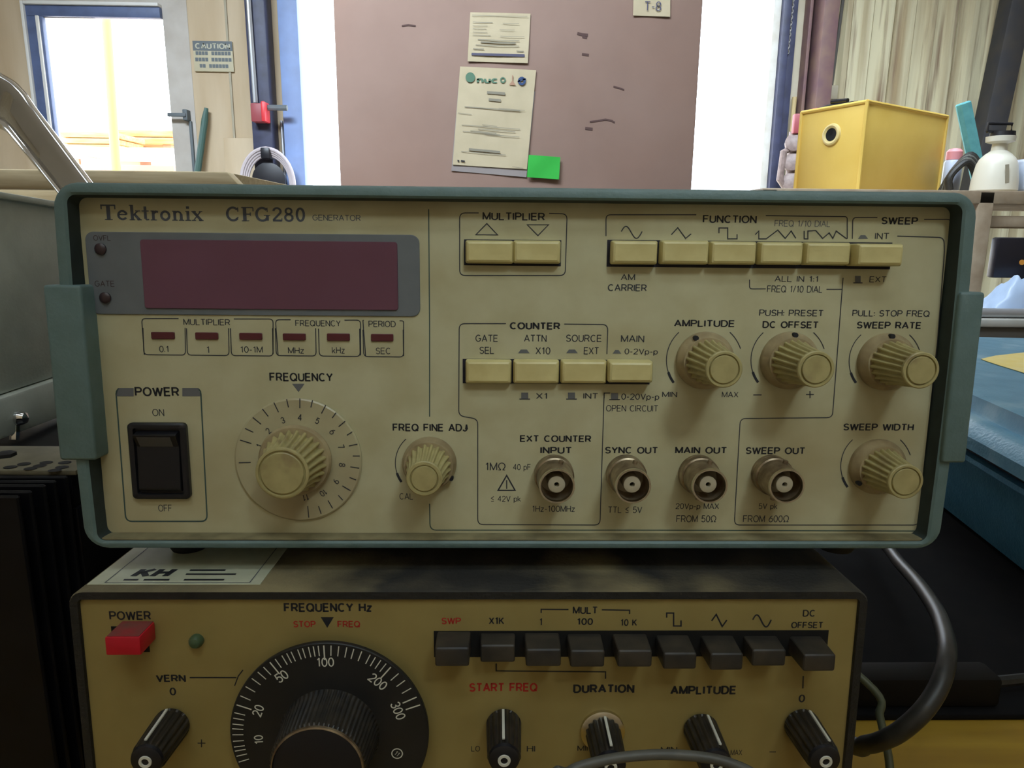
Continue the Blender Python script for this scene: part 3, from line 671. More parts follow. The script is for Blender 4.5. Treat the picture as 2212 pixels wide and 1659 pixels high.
b = MB(); disc2(b, f(.825, .115), .0045, .0105, YP); cc = f(.825, .115); b.ribbon([(cc[0] - .011, cc[1] - .002), (cc[0], cc[1] + .003), (cc[0] + .011, cc[1] + .005)], .004, YP)
build(b, 'logo_blue', m_logob, p2)
b = MB()
for s0, s1 in ((.06, .085), (.105, .16)): b.ribbon([f(s0, .955), f(s1, .957)], .004, YP)
build(b, 'print_code', m_inkd, p2)
sheet('sticky_note', ((1142, 335), (1210, 340), (1207, 388), (1138, 383)), m_note, 'bright green sticky note at the lower right corner of the certificate', 'sticky note', .0062)
Q3 = ((1369, -42), (1448, -40), (1447, 37), (1367, 34))
p3 = sheet('number_card', Q3, m_paper, 'white number card lettered T-8 at the top right of the carton', 'card')
f = onpaper(Q3); a0 = f(.31, .86); a1 = f(.76, .58); b = MB(); fit(b, glyphs('T-8', 0), a0[0], a1[0], a0[1], a1[1], CY - .0042); build(b, 'lettering', m_pprint2, p3)

# ------------------------------------------------------------------ storage rack at the right with yellow box, sprayer, hoses
RY = 1.95
zt = hw(2160, 412, 1, RY).z
rl, rr_ = hw(1640, 500, 1, RY).x, 2.1
xm = hw(2122, 450, 1, RY).x
r = thing('storage_rack', ((rl + rr_) / 2, RY + .3, 0), 'tan metal storage rack at the right behind the generator', 'rack')
zb = hw(2160, 441, 1, RY).z
build(MB().box(rl, rr_, RY, RY + .62, zb, zt, .003), 'shelf', m_rack, r)
for zz0, zz1 in ((466, 490),):
    build(MB().box(xm, rr_, RY + .02, RY + .06, hw(2160, zz1, 1, RY).z, hw(2160, zz0, 1, RY).z, .003), 'beam', m_rack, r)
    build(MB().box(xm, rr_, RY + .52, RY + .56, hw(2160, zz1, 1, RY).z, hw(2160, zz0, 1, RY).z, .003), 'beam', m_rack, r)
build(MB().box(rl, rr_, RY + .02, RY + .60, .62, .66, .003), 'shelf', m_rack, r)
for x in (rl, xm - .012, rr_ - .05):
    for y in (RY, RY + .57):
        build(MB().box(x, x + .045, y, y + .045, 0, zt - .002, .003), 'post', m_rack, r)
# yellow box standing corner-on
zb_ = zt + .0005
A = hw(1874, 216, 1, RY + .10); Lp = hw(1732, 246, 1, RY + .32); Rp = hw(2048, 238, 1, RY + .36)
H = A.z - zb_
r = thing('yellow_box', ((Lp.x + Rp.x) / 2, RY + .3, zb_), 'yellow box with a round hole, set corner-on on the rack', 'box')
Bk = Vector((Lp.x + Rp.x - A.x, Lp.y + Rp.y - A.y, 0))
base = [Vector((p.x, p.y, zb_)) for p in (A, Rp, Bk, Lp)]
body = build(MB().prism(base, (0, 0, H), .004), 'box_body', m_yel, r)
ed = MB()
for p in base: ed.tube([p + Vector((0, 0, .002)), p + Vector((0, 0, H - .002))], .006, 8)
for i in range(4): ed.tube([base[i] + Vector((0, 0, H - .004)), base[(i + 1) % 4] + Vector((0, 0, H - .004))], .006, 8)
build(ed, 'edge_trim', m_yel, r)
nrm = Vector((Lp.y - A.y, -(Lp.x - A.x), 0)).normalized()
if nrm.y > 0: nrm = -nrm
# hole: sight line of its centre met with the left face plane
d = ray(1797, 291); k = (base[0] - CAM_LOC).dot(nrm) / d.dot(nrm); hc = CAM_LOC + d * k
gm = build(MB().lathe([(0, .034), (.006, .032), (.008, .027), (.004, .02)], hc, nrm, 28, caps=False), 'grommet', m_grom, r)
build(MB().lathe([(.001, .0001), (.0045, .0195)], hc, nrm, 24, caps=False), 'hole', m_hole, r)
pa = hw(1795, 232, 1, RY + .42); zt2 = zb_ + H
r = thing('black_clamp', (pa.x, pa.y, zt2), 'black clamp with a red tip lying on top of the yellow box', 'clamp')
dx = (Lp - A).normalized()
def onbox(s, h, off=.0): return A + (Lp - A) * s + (Rp - A) * .12 + Vector((0, 0, h + .004 + off))
build(MB().tube([onbox(.30, .006), onbox(.55, .008), onbox(.75, .010), onbox(.93, .007)], [.005, .008, .009, .006]), 'clamp_bar', m_black, r)
build(MB().tube([onbox(.45, .018), onbox(.7, .024)], .007), 'clamp_jaw', m_black, r)
build(MB().tube([onbox(.93, .008), onbox(1.0, .008)], .008), 'clamp_tip', m_alarm, r)
# bucket of hoses with teal foam tube
SY = RY + .25
def rp(px, py, y=SY): return hw(px, py, 1, y)
q = rp(2076, 380)
r = thing('hose_bundle', (q.x, SY, zt), 'bundle of dark grey hoses piled on the rack right of the yellow box', 'hose')
for k in range(6):
    b = MB(); o = k * .012
    b.tube(smooth_path([(q.x - .05 + o * .3, SY - .03 + k * .015, zt + .013), (q.x - .055 + o, SY - .03 + k * .015, zt + .055 + .006 * k), (q.x - .01 + o, SY - .03 + k * .014, zt + .10 + .006 * k), (q.x + .03 + o, SY - .02 + k * .012, zt + .07), (q.x + .05 + .5 * o, SY - .02 + k * .012, zt + .013)], 6), .011, 10)
    build(b, 'hose', m_cableg if k in (1, 3) else m_cable, r)
a0 = rp(2080, 222, SY + .16); a1 = rp(2104, 338, SY + .16)
v = (a1 - a0).normalized(); foot = a0 + v * ((zt + .016 - a0.z) / v.z)
build(MB().lathe([(0, .020), (.004, .024), ((foot - a0).length - .004, .024), ((foot - a0).length, .020)], foot, -v, 8), 'foam_tube', m_teal2, None, None,
      'teal foam tube standing tilted behind the hoses on the rack', 'foam tube')
q = rp(2062, 331, SY + .1)
r = thing('spray_can', (q.x, SY + .1, zt), 'can with a pink cap just right of the yellow box', 'can')
build(MB().lathe([(0, .026), (.003, .028), (q.z - zt - .03, .028), (q.z - zt - .022, .024)], (q.x, SY + .1, zt), (0, 0, 1), 24), 'can_body', m_bluew, r)
build(MB().lathe([(q.z - zt - .022, .025), (q.z - zt + .004, .025), (q.z - zt + .013, .018), (q.z - zt + .016, .004)], (q.x, SY + .1, zt), (0, 0, 1), 24), 'cap', m_pink, r)
# pump sprayer
PY = RY + .10
q0 = hw(2145, 412, 1, PY); sc_ = (hw(2190, 360, 1, PY).x - hw(2101, 360, 1, PY).x) / 2
hh = hw(2145, 330, 1, PY).z - zt
r = thing('pump_sprayer', (q0.x, PY, zt), 'white pump sprayer bottle with a black handle on the rack', 'sprayer')
build(MB().lathe([(0, sc_ * .93), (.006, sc_), (hh * .30, sc_ * .98), (hh * .70, sc_ * .86), (hh * .84, sc_ * .76), (hh * .96, sc_ * .56), (hh * 1.05, sc_ * .34), (hh * 1.22, sc_ * .31), (hh * 1.25, sc_ * .50), (hh * 1.27, sc_ * .60), (hh * 1.40, sc_ * .62), (hh * 1.42, sc_ * .3)], (q0.x, PY, zt), (0, 0, 1), 32), 'tank', m_bottle, r)
build(MB().lathe([(hh * 1.41, sc_ * .54), (hh * 1.52, sc_ * .52), (hh * 1.54, sc_ * .2)], (q0.x + .004, PY, zt), (0, 0, 1), 24), 'pump_cap', m_black, r)
hz = hw(2145, 267, 1, PY).z; xa, xb = hw(2133, 280, 1, PY).x, hw(2185, 280, 1, PY).x
build(MB().tube([(xa, PY, zt + hh * 1.52), (xa, PY, hz), (xb, PY, hz), (xb, PY, zt + hh * 1.52), (xa, PY, zt + hh * 1.52)], .0045, 8), 'handle', m_black, r)
build(MB().ribbon([(hw(2176, 355, 1, PY - sc_).x, hw(2176, 355, 1, PY - sc_).z), (hw(2176, 395, 1, PY - sc_).x, hw(2176, 395, 1, PY - sc_).z)], .012, PY - sc_ * .99), 'level_mark', m_wallg, r)
q = hw(2212, 410, 1, PY)
r = thing('plastic_jug', (q.x + .03, PY, zt), 'pale bluish plastic jug with pink cap at the right edge of the photo', 'jug')
build(MB().box(q.x - .022, q.x + .10, PY - .05, PY + .05, zt, zt + hh * .86, .012, 3), 'jug_body', m_bluew, r)
build(MB().lathe([(0, .02), (.02, .02), (.024, .015)], (q.x + .03, PY, zt + hh * .86), (0, 0, 1), 20), 'cap', m_pink, r)

# grey bench across the aisle, monitor and bag
BZ = .95
pb = hw(2160, 690, 2, BZ)
y0 = pb.y
r = thing('grey_workbench', (1.2, y0 + .25, 0), 'low grey workbench below the storage rack at the right', 'bench')
xl = hw(1990, 690, 1, y0).x
build(MB().box(xl, 2.2, y0, y0 + .24, BZ - .02, BZ, .004), 'bench_top', m_btop, r)
build(MB().box(xl + .01, 2.19, y0 + .006, y0 + .03, BZ - .05, BZ - .02, .002), 'apron', m_bdark, r)
for x in (xl + .03, 2.12):
    for y in (y0 + .03, y0 + .18): build(MB().box(x, x + .04, y, y + .04, 0, BZ - .02, .003), 'leg', m_bdark, r)
rail = MB().tube([(xl, y0 + .03, BZ + .012), (2.2, y0 + .03, BZ + .012)], .012, 12)
build(rail, 'steel_rail', m_conduit, None, None, 'round grey steel bar lying along the front of the grey workbench', 'bar')
q = hw(2178, 560, 1, y0 + .16)
r = thing('small_monitor', (q.x + .05, y0 + .2, BZ), 'black flat monitor standing on the grey workbench under the rack beam', 'monitor')
ma, mb_ = hw(2142, 600, 1, y0 + .16), hw(2300, 514, 1, y0 + .16)
build(MB().box(ma.x, mb_.x, y0 + .155, y0 + .185, ma.z, mb_.z, .006), 'screen_housing', m_mon, r)
build(MB().box((ma.x + mb_.x) / 2 - .05, (ma.x + mb_.x) / 2 + .05, y0 + .14, y0 + .21, BZ, BZ + .012, .004), 'base', m_mon, r)
build(MB().box((ma.x + mb_.x) / 2 - .02, (ma.x + mb_.x) / 2 + .02, y0 + .165, y0 + .18, BZ + .012, ma.z + .01, .002), 'stand', m_mon, r)
qq = hw(2210, 567, 1, y0 + .15); build(MB().lathe([(0, .007), (.003, .007)], (qq.x, y0 + .156, qq.z), (0, -1, 0), 14), 'badge', m_org, r)
# crumpled bag
b = MB(); a0 = hw(2145, 650, 1, y0 + .06); a1 = hw(2330, 604, 1, y0 + .06)
n, mm = 26, 14; rows = []
rnd = random.Random(3)
ph = [rnd.uniform(0, 6) for _ in range(8)]
for i in range(n + 1):
    row = []
    for j in range(mm + 1):
        s, t = i / n, j / mm
        cl_s = lambda q: max(0.0, min(1.0, q))
        h = max(0, math.sin(PI * t)) ** .35 * cl_s(s / .34) ** .55 * cl_s((1 - s) / .2) ** .5
        h = max(0, h) * (1 + .07 * math.sin(13 * s + 7 * t + ph[0]) + .05 * math.sin(29 * s - 11 * t + ph[1]) + .04 * math.sin(41 * s + 17 * t))
        row.append((a0.x + (a1.x - a0.x) * s, y0 + .055 + .085 * t + .004 * math.sin(8 * s + ph[2]), BZ + .001 + (a1.z - BZ) * min(h, 1.25)))
    rows.append(row)
b.loft(rows, closed=False)
build(b, 'plastic_bag', m_bag, None, None, 'crumpled pale blue plastic bag on the grey workbench', 'bag')

# =================================================================== the near bench
by = hw(1900, 1558, 2, .95).y
r = thing('work_bench', (0, .25, 0), 'yellow wooden work bench with a black mat under the instruments', 'bench')
build(MB().box(-1.4, 1.4, -.16, .62, .91, .95, .003), 'bench_top', m_wood, r)
for x in (-1.36, 1.28):
    for y in (-.14, .53): build(MB().box(x, x + .08, y, y + .08, 0, .91, .004), 'leg', m_wood, r)
build(MB().box(-1.38, 1.38, by, .61, .95, .953, .001), 'bench_mat', m_mat, None, None, 'black rubber mat covering the back of the wooden bench', 'mat')
MZ = .953
a0 = hw(1890, 1475, 1, by + .012); a1 = hw(2138, 1475, 1, by + .012)
r = thing('power_adapter', ((a0.x + a1.x) / 2, by + .03, MZ), 'flat dark power adapter lying on the bench mat behind the thick cable', 'adapter')
build(MB().box(a0.x - .02, a1.x, by + .004, by + .018, MZ, MZ + .014, .002), 'adapter_body', m_adp, r)
build(MB().tube([(a1.x, by + .012, MZ + .007), (a1.x + .02, by + .016, MZ + .006), (a1.x + .06, by + .03, MZ + .003)], .0025, 8), 'lead', m_cable, r)

# ------------------------------------------------------------------ black power amplifier with fins, grey case on it
AZ = CAM_LOC.z - .08
r = thing('power_amplifier', (-.30, .10, MZ), 'black power amplifier with cooling fins at the left, under the grey case', 'amplifier')
AX = -.150
fy = [hw(20, 1073, 2, AZ).y, hw(52, 1062, 2, AZ).y, hw(84, 1049, 2, AZ).y, hw(110, 1040, 2, AZ).y, hw(140, 1030, 2, AZ).y]
for i, y in enumerate(fy):
    build(MB().box(-.46, AX + .001 * i, y, y + .0016, .9532, AZ, .0005, 1), 'cooling_fin', m_fin, r)
build(MB().box(-.455, AX - .008, fy[0] + .001, fy[-1] + .004, .97, AZ - .045, .001), 'fin_web', m_fin, r)
yb0 = fy[-1] + .004
build(MB().box(-.46, AX + .004, yb0, yb0 + .25, MZ, AZ - .0125, .001), 'chassis', m_fin, r)
build(MB().box(-.46, AX + .003, yb0 + .0005, yb0 + .0265, AZ - .0128, AZ - .0010, .0004), 'vent_riser', m_fin, r)
pl = build(MB().box(-.46, AX + .005, yb0, yb0 + .027, AZ - .0010, AZ + .0008, .0004), 'top_plate', m_plate, r)
b = MB()
for (px, py) in ((66, 1013), (86, 1007), (118, 1017), (134, 1010), (22, 1010), (100, 1000), (140, 1000), (52, 1003)):
    p = hw(px, py, 2, AZ + .0008); n = 18
    b.add([(p.x + .0021 * math.cos(2 * PI * k / n), p.y + .0017 * math.sin(2 * PI * k / n), AZ + .0010) for k in range(n)], [tuple(range(n))])
build(b, 'vent_hole', m_hole, pl)
p = hw(14, 990, 2, AZ); build(MB().lathe([(0, .0032), (.0012, .0032), (.0016, .002)], (p.x, p.y, AZ + .0008), (0, 0, 1), 6), 'nut', m_rubber, r)
# grey sheet-metal case leaning over the amplifier
def gp(px, py): # points on the slanting side of the case
    t = px / 115.0; return hd(px, py, .305 + .036 * t)
T = [gp(-70, 404), gp(132, 438)]; Cr = [gp(-70, 879), gp(150, 806)]; Lo = [gp(-70, 972), gp(150, 890)]
nrm = (T[1] - T[0]).cross(Cr[0] - T[0]).normalized()
if nrm.dot(T[0] - CAM_LOC) < 0: nrm = -nrm
r = thing('grey_case', (Lo[0] + Lo[1]) / 2 + nrm * .06, 'grey sheet metal instrument case leaning on the amplifier at the left edge', 'case')
build(MB().hexa([T[0], T[1], Cr[1], Cr[0]], [T[0] + nrm * .14, T[1] + nrm * .14, Cr[1] + nrm * .14, Cr[0] + nrm * .14], .002), 'case_side', m_case, r)
off = -nrm * .003
build(MB().hexa([Cr[0] + off, Cr[1] + off, Lo[1] + off, Lo[0] + off], [Cr[0] + nrm * .006, Cr[1] + nrm * .006, Lo[1] + nrm * .006, Lo[0] + nrm * .006], .0015), 'bottom_flange', m_case, r)
build(MB().hexa([T[0] + off, T[1] + off, T[1] + off - Vector((0, 0, .003)), T[0] + off - Vector((0, 0, .003))], [T[0] + nrm * .004, T[1] + nrm * .004, T[1] + nrm * .004 - Vector((0, 0, .003)), T[0] + nrm * .004 - Vector((0, 0, .003))], .001), 'top_edge', m_case, r)
sc0 = gp(12, 903) - nrm * .003
build(MB().lathe([(-.002, .0035), (.003, .0035), (.0055, .0024), (.0065, .0005)], sc0, -nrm, 20), 'screw', m_chrome, r)
build(MB().tube([gp(12, 918) - nrm * .004, gp(11, 950) - nrm * .004], .002, 8), 'screw_stem', m_chrome, r)

# chrome bail handle above the case
ou = [(-632, 800), (-615, 680), (-560, 420), (-450, 220), (-310, 130), (-170, 110), (-70, 126), (0, 156), (32, 182), (60, 220), (100, 273), (145, 333), (190, 393), (250, 473), (350, 603), (440, 730), (478, 840)]
inn_ = [(-556, 800), (-544, 690), (-490, 470), (-400, 320), (-290, 264), (-170, 252), (-70, 256), (0, 278), (18, 291), (42, 318), (74, 356), (112, 402), (150, 448), (205, 515), (302, 636), (380, 750), (410, 840)]
HDp = [.425, .42, .415, .41, .405, .40, .396, .392, .388, .384, .38, .376, .372, .368, .364, .361, .36]
Pa = smooth_path([hd(a, c, HDp[i]) for i, (a, c) in enumerate(ou)], 6); Pb = smooth_path([hd(a, c, HDp[i]) for i, (a, c) in enumerate(inn_)], 6)
P = [(a + c) / 2 for a, c in zip(Pa, Pb)]; HW = [(a - c).length / 2 for a, c in zip(Pa, Pb)]
loops = []
ez = -(CAM_ROT @ Vector((0, 0, -1)))
for i in range(len(P)):
    t = (P[min(i + 1, len(P) - 1)] - P[max(i - 1, 0)]).normalized(); s = t.cross(ez).normalized(); f_ = s.cross(t).normalized()
    if f_.dot(ez) < 0: f_ = -f_
    lp = []; hwid = HW[i]; s = (Pb[i] - Pa[i]).normalized()
    for (u, d) in ((-1, -.006), (-.93, -.0035), (-.80, -.0022), (-.4, -.0010), (.1, .0006), (.46, .0018), (.60, .0010), (.70, .0030), (.80, .0038), (.90, .0030), (1, -.002)):
        lp.append(P[i] + s * (u * hwid) + f_ * d)
    for u in (.9, -.9): lp.append(P[i] + s * (u * hwid) - f_ * .0085)
    loops.append(lp)
hb = MB().loft(loops, cap0=True, cap1=True)
build(hb, 'chrome_handle', m_chrome, None, None, 'wide bent chrome handle arching above the grey case at the left edge', 'handle', ang=50)
# wooden crate behind
CYd = .75
a0 = hw(0, 408, 1, CYd); a1 = hw(490, 371, 1, CYd)
r = thing('wooden_crate', (-.7, CYd + .16, 0), 'pale wooden crate whose plank rim shows below the left window', 'crate')
zt_ = a1.z; zl_ = a0.z; xr_ = a1.x
b = MB().prism([(-1.5, CYd, zl_), (xr_ + .022, CYd, zl_), (xr_, CYd, zt_), (-1.5, CYd, zt_)], (0, .022, 0), .002)
build(b, 'rim_plank', m_board, r)
xe = hw(532, 396, 1, CYd + .0).x
build(MB().hexa([(xr_ - .02, CYd + .0225, zl_ - .03), (xr_, CYd + .0225, zl_ - .03), (xr_, CYd + .0225, zt_), (xr_ - .02, CYd + .0225, zt_)],
                [(xr_ - .02, CYd + .32, zl_ - .03), (xr_, CYd + .32, zl_ - .03), (xr_, CYd + .32, zt_), (xr_ - .02, CYd + .32, zt_)], .002), 'end_plank', m_board, r)
build(MB().box(-1.5, xr_, CYd + .32, CYd + .342, zl_ - .03, zt_, .002), 'back_plank', m_board, r)
for z in (.02, .34, .66, .95):
    build(MB().box(-1.5, xr_ - .02, CYd + .004, CYd + .022, z, min(z + .22, zl_ - .05), .002), 'side_plank', m_board, r)
for x in (-1.48, xr_ - .06):
    build(MB().box(x, x + .035, CYd + .0225, CYd + .055, 0, zl_ - .001, .002), 'corner_post', m_board, r)

# ------------------------------------------------------------------ blue tool case at the right
TZ = 1.047
def bp(px, py, z): return hw(px, py, 2, z)
F0 = bp(2078, 868, TZ); F1 = bp(2212, 930, TZ)
bd = F0 - F1; bd.z = 0; bd.normalize(); fd = Vector((bd.y, -bd.x, 0))     # away from the lens, and to the right
O = F1 - bd * .10
Bm = Matrix.Translation((O.x, O.y, MZ)) @ Matrix((( fd.x, bd.x, 0, 0), (fd.y, bd.y, 0, 0), (0, 0, 1, 0), (0, 0, 0, 1)))
hgt = TZ - MZ
r = thing('blue_tool_case', (0, 0, 0), 'blue plastic tool case with a yellow label on its lid at the right edge', 'tool case', frame=Bm)
Lx, Dy = .36, (bp(2150, 722, TZ) - O).dot(bd)
def rrect(x0, x1, y0, y1, rad, z, n=6):
    pts = []
    for (cx_, cy_, a0) in ((x1 - rad, y1 - rad, 0), (x0 + rad, y1 - rad, 90), (x0 + rad, y0 + rad, 180), (x1 - rad, y0 + rad, 270)):
        for k in range(n + 1):
            a = math.radians(a0 + 90 * k / n); pts.append((cx_ + rad * math.cos(a), cy_ + rad * math.sin(a), z))
    return pts
def caseshell(prof, cap0, cap1):
    return MB().loft([rrect(i, Lx - i, i, Dy - i, max(.004, .022 - i * .5), z) for (i, z) in prof], cap0=cap0, cap1=cap1)
build(caseshell([(.030, .0), (.022, .004), (.012, .03), (.007, hgt * .60), (.002, hgt * .62), (.002, hgt * .655)], True, True), 'case_base', m_blue, r, Bm)
build(caseshell([(.008, hgt * .655), (.008, hgt * .70)], True, True), 'seam', m_blued, r, Bm)
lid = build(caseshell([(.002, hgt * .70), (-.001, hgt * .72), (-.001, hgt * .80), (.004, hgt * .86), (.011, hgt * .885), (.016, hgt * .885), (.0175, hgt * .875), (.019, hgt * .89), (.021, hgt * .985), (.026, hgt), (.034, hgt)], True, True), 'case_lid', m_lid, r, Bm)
BI = Bm.inverted(); zl = TZ + .0004
pts = [bp(px, py, zl) for (px, py) in ((2119, 776), (2150, 769), (2212, 762), (2330, 756), (2330, 826), (2250, 818), (2212, 806), (2160, 790), (2132, 781))]
build(MB().prism(pts, (0, 0, .0004)), 'label', m_ylab, r)
b = MB().box(.12, .24, -.008, .004, hgt * .5, hgt * .82, .004)
build(b, 'latch', m_blued, r, Bm)

# =================================================================== upper function generator
UG = thing('function_generator', (0, 0, -.0), 'cream and teal function generator with red display, on top of the stack', 'function generator', frame=S)
HT = .0986
PYL = .0052                                # face of the recessed panel
def rr2(x0, x1, z0, z1, rad, y, n=6):
    out = []
    for (cx_, cz_, a0) in ((x1 - rad, z1 - rad, 0), (x0 + rad, z1 - rad, 90), (x0 + rad, z0 + rad, 180), (x1 - rad, z0 + rad, 270)):
        for k in range(n + 1):
            a = math.radians(a0 + 90 * k / n); out.append(Vector((cx_ + rad * math.cos(a), y, cz_ + rad * math.sin(a))))
    return out
def sub(loop, nseg=5):  # extra points along the long sides, with the sides very slightly bowed to stand in for lens curvature
    out = []; n = len(loop)
    for i in range(n):
        p, q = loop[i], loop[(i + 1) % n]; out.append(p)
        if (q - p).length > .03:
            for k in range(1, nseg): out.append(p + (q - p) * (k / nseg))
    for p in out:
        t = min(1, max(0, p.z / HT)); bow = .0008 * (1 - (2 * t - 1) ** 2)
        p.x += math.copysign(bow, p.x) * (1 if abs(p.x) > .08 else 0)
    return out
def bezloop(i, y, rad): return sub(rr2(-.12 + i, .12 - i, i, HT - i, rad, y))
inn = lambda e, y: sub(rr2(-.1163 - e, .1160 + e, .0024 - e, HT - .0031 + e, .0022, y))
b = MB().loft([bezloop(.0, .040, .0062), bezloop(0, .0012, .0062), bezloop(.0004, .0004, .006), bezloop(.0012, 0, .0055),
               inn(.0006, .0), inn(.0, .0005)])
build(b, 'front_bezel', m_teal, UG, S)
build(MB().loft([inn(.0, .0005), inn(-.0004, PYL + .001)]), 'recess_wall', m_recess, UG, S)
# dusty inner ledge along the bottom of the recess
build(MB().box(-.1156, .1153, .0008, PYL, .00225, .0030, .0002), 'bottom_ledge', m_ledge, UG, S)
build(MB().loft([bezloop(.0012, .040, .006), bezloop(.0012, .27, .006)], True, True), 'case_body', m_teal, UG, S)
panel = build(MB().box(-.1163, .1160, PYL, PYL + .002, .0020, HT - .0026), 'front_panel', m_panel, UG, S)
for x in (-.10, .10):
    for y in (.02, .24):
        build(MB().lathe([(0, .006), (.007, .0055), (.008, .005)], (x, y, .0004), (0, 0, -1), 20), 'rubber_foot', m_rubber, UG, S)
def P(px, py, e=0.0): q = hs(px, py, 1, PYL - e); return (q.x, q.z)
# handle hubs clipped over both sides of the bezel
def hub(outer_t, outer_b, inner_t, inner_b, top, bot):
    a = hs(outer_t, top, 1, -.0012); c = hs(outer_b, bot, 1, -.0012); d = hs(inner_t, top, 1, -.0012); e = hs(inner_b, bot, 1, -.0012)
    xo = (a.x + c.x) / 2; xi = (d.x + e.x) / 2; z1 = a.z; z0 = c.z
    x0, x1 = min(xo, xi), max(xo, xi)
    return build(MB().box(x0, x1, -.0012, .045, z0, z1, .0009, 3), 'handle_hub', m_teal, UG, S)
hub(94, 124, 178, 203, 615, 995); hub(2129, 2088, 2077, 2034, 631, 1001)

ink = MB(); inkb = MB(); lin = MB(); lint = MB(); gry = MB(); br = MB()
YI = PYL - .00006
def T_(t, x0, x1, y0, y1, bold=0.012, tgt=None):
    ym = (y0 + y1) / 2; xm_ = (x0 + x1) / 2; b = MB()
    fit(b, glyphs(t, bold), P(x0, ym)[0], P(x1, ym)[0], P(xm_, y1)[1], P(xm_, y0)[1], YI)
    build(b, 'caption', {id(inkb): m_inkd, id(gry): m_inkg, id(br): m_brand}.get(id(tgt), m_ink), panel, S)
def L_(pts, w=.00026, tgt=None, closed=False):
    build(MB().ribbon([P(*p) for p in pts], w, YI, closed), 'border_line' if len(pts) > 3 or closed else 'ruled_line', m_line if tgt is lint else m_ink, panel, S)
def corner(pts, rad=9):         # polyline in pixels with rounded corners
    out = [pts[0]]
    for i in range(1, len(pts) - 1):
        p, a, c = Vector(pts[i]), Vector(pts[i - 1]), Vector(pts[i + 1])
        ra = min(rad, (a - p).length / 2, (c - p).length / 2)
        p0 = p + (a - p).normalized() * ra; p1 = p + (c - p).normalized() * ra
        for k in range(6):
            t = k / 5; out.append(tuple(p0 * (1 - t) ** 2 + p * 2 * t * (1 - t) + p1 * t * t))
    return out + [pts[-1]]
def quadpx(pts, tgt): build(MB().poly([P(*p) for p in pts], YI), 'printed_symbol', m_inkg, panel, S)

# brand line
for (tx, x0, x1, y0, y1) in (('Tektronix', 218, 439, 443, 477), ('CFG280', 488, 659, 447, 479)):
    b = MB(); fit(b, serif(tx), P(x0, 460)[0], P(x1, 460)[0], P((x0 + x1) / 2, y1)[1], P((x0 + x1) / 2, y0)[1], YI)
    build(b, 'brand_lettering', m_brand, panel, S)
T_('GENERATOR', 675, 779, 464, 477, .0, br)
# display
def rpx(x0, x1, y0, y1, rad, y):
    a = P(x0, (y0 + y1) / 2)[0]; c = P(x1, (y0 + y1) / 2)[0]; d = P((x0 + x1) / 2, y1)[1]; e = P((x0 + x1) / 2, y0)[1]
    return rr2(a, c, d, e, rad, y)
disp = build(MB().loft([rpx(192, 907, 504, 681, .0022, PYL), rpx(192, 907, 504, 681, .0022, PYL - .0003), rpx(193, 906, 505, 680, .0021, PYL - .0004)], False, True), 'display_surround', m_bez, UG, S)
build(MB().loft([rpx(310, 860, 520, 668, .0008, PYL - .0004), rpx(310, 860, 520, 668, .0008, PYL - .0006), rpx(311, 859, 521, 667, .0007, PYL - .0008)], False, True), 'display_window', m_red, UG, S)
for (x, y) in ((220, 538), (230, 643)):
    c = P(x, y); build(MB().lathe([(0, .0015), (.0005, .0015), (.0009, .0010), (.0010, .0003)], (c[0], PYL - .0004, c[1]), (0, -1, 0), 20), 'gate_light', m_ledh, UG, S)
g = MB()
for (tx, x0, x1, y0, y1) in (('OVFL', 203, 240, 508, 520), ('GATE', 206, 248, 606, 619)):
    fit(g, glyphs(tx, 0), P(x0, y0)[0], P(x1, y0)[0], P(x0, y1)[1], P(x0, y0)[1], PYL - .00046)
build(g, 'lettering', m_ledh, disp, S)
# range boxes under the display
for (x0, x1, tx, a, c, ys) in ((306, 590, 'MULTIPLIER', 396, 497, 688), (595, 779, 'FREQUENCY', 638, 736, 690.5), (784, 872, 'PERIOD', 796, 855, 692)):
    L_(corner([(a - 10, ys), (x0, ys), (x0 + 6, ys + 78)])); L_(corner([(c + 8, ys + 1), (x1, ys + 1), (x1, ys + 77)]))
    T_(tx, a, c, ys + 1, ys + 14.5, .004)
for (x0, x1, y0, y1) in ((311, 401, 708, 766), (405, 495, 709, 767), (500, 590, 709, 768), (597, 683, 709, 768), (690, 778, 710, 769), (786, 872, 712, 770)):
    L_(corner([(x0 - 2, y0), (x0, y1), (x1, y1 + 1), (x1 - 1, y0)]))
for (x0, x1, y0, y1) in ((328, 378, 717, 732), (423, 472, 718, 733), (518, 567, 719, 734), (612, 661, 720, 735), (707, 756, 720, 736), (802, 850, 721, 737)):
    build(MB().loft([rpx(x0, x1, y0, y1, .0003, PYL), rpx(x0, x1, y0, y1, .0003, PYL - .0004), rpx(x0 + 1, x1 - 1, y0 + 1, y1 - 1, .0002, PYL - .0005)], False, True), 'indicator_bar', m_ledr, UG, S)
for (tx, x0, x1, y0) in (('0.1', 344, 364, 747), ('1', 447, 452, 748), ('10-1M', 520, 568, 748), ('MHz', 622, 657, 750), ('kHz', 717, 745, 750), ('SEC', 812, 843, 751)):
    T_(tx, x0, x1, y0, y0 + 14, .0)
# long divider lines
L_([(926, 452), (928, 700), (928, 900)], .0003, lint); L_(corner([(928, 1088), (929, 1145), (1400, 1145), (1985, 1147)], 14), .0003, lint)
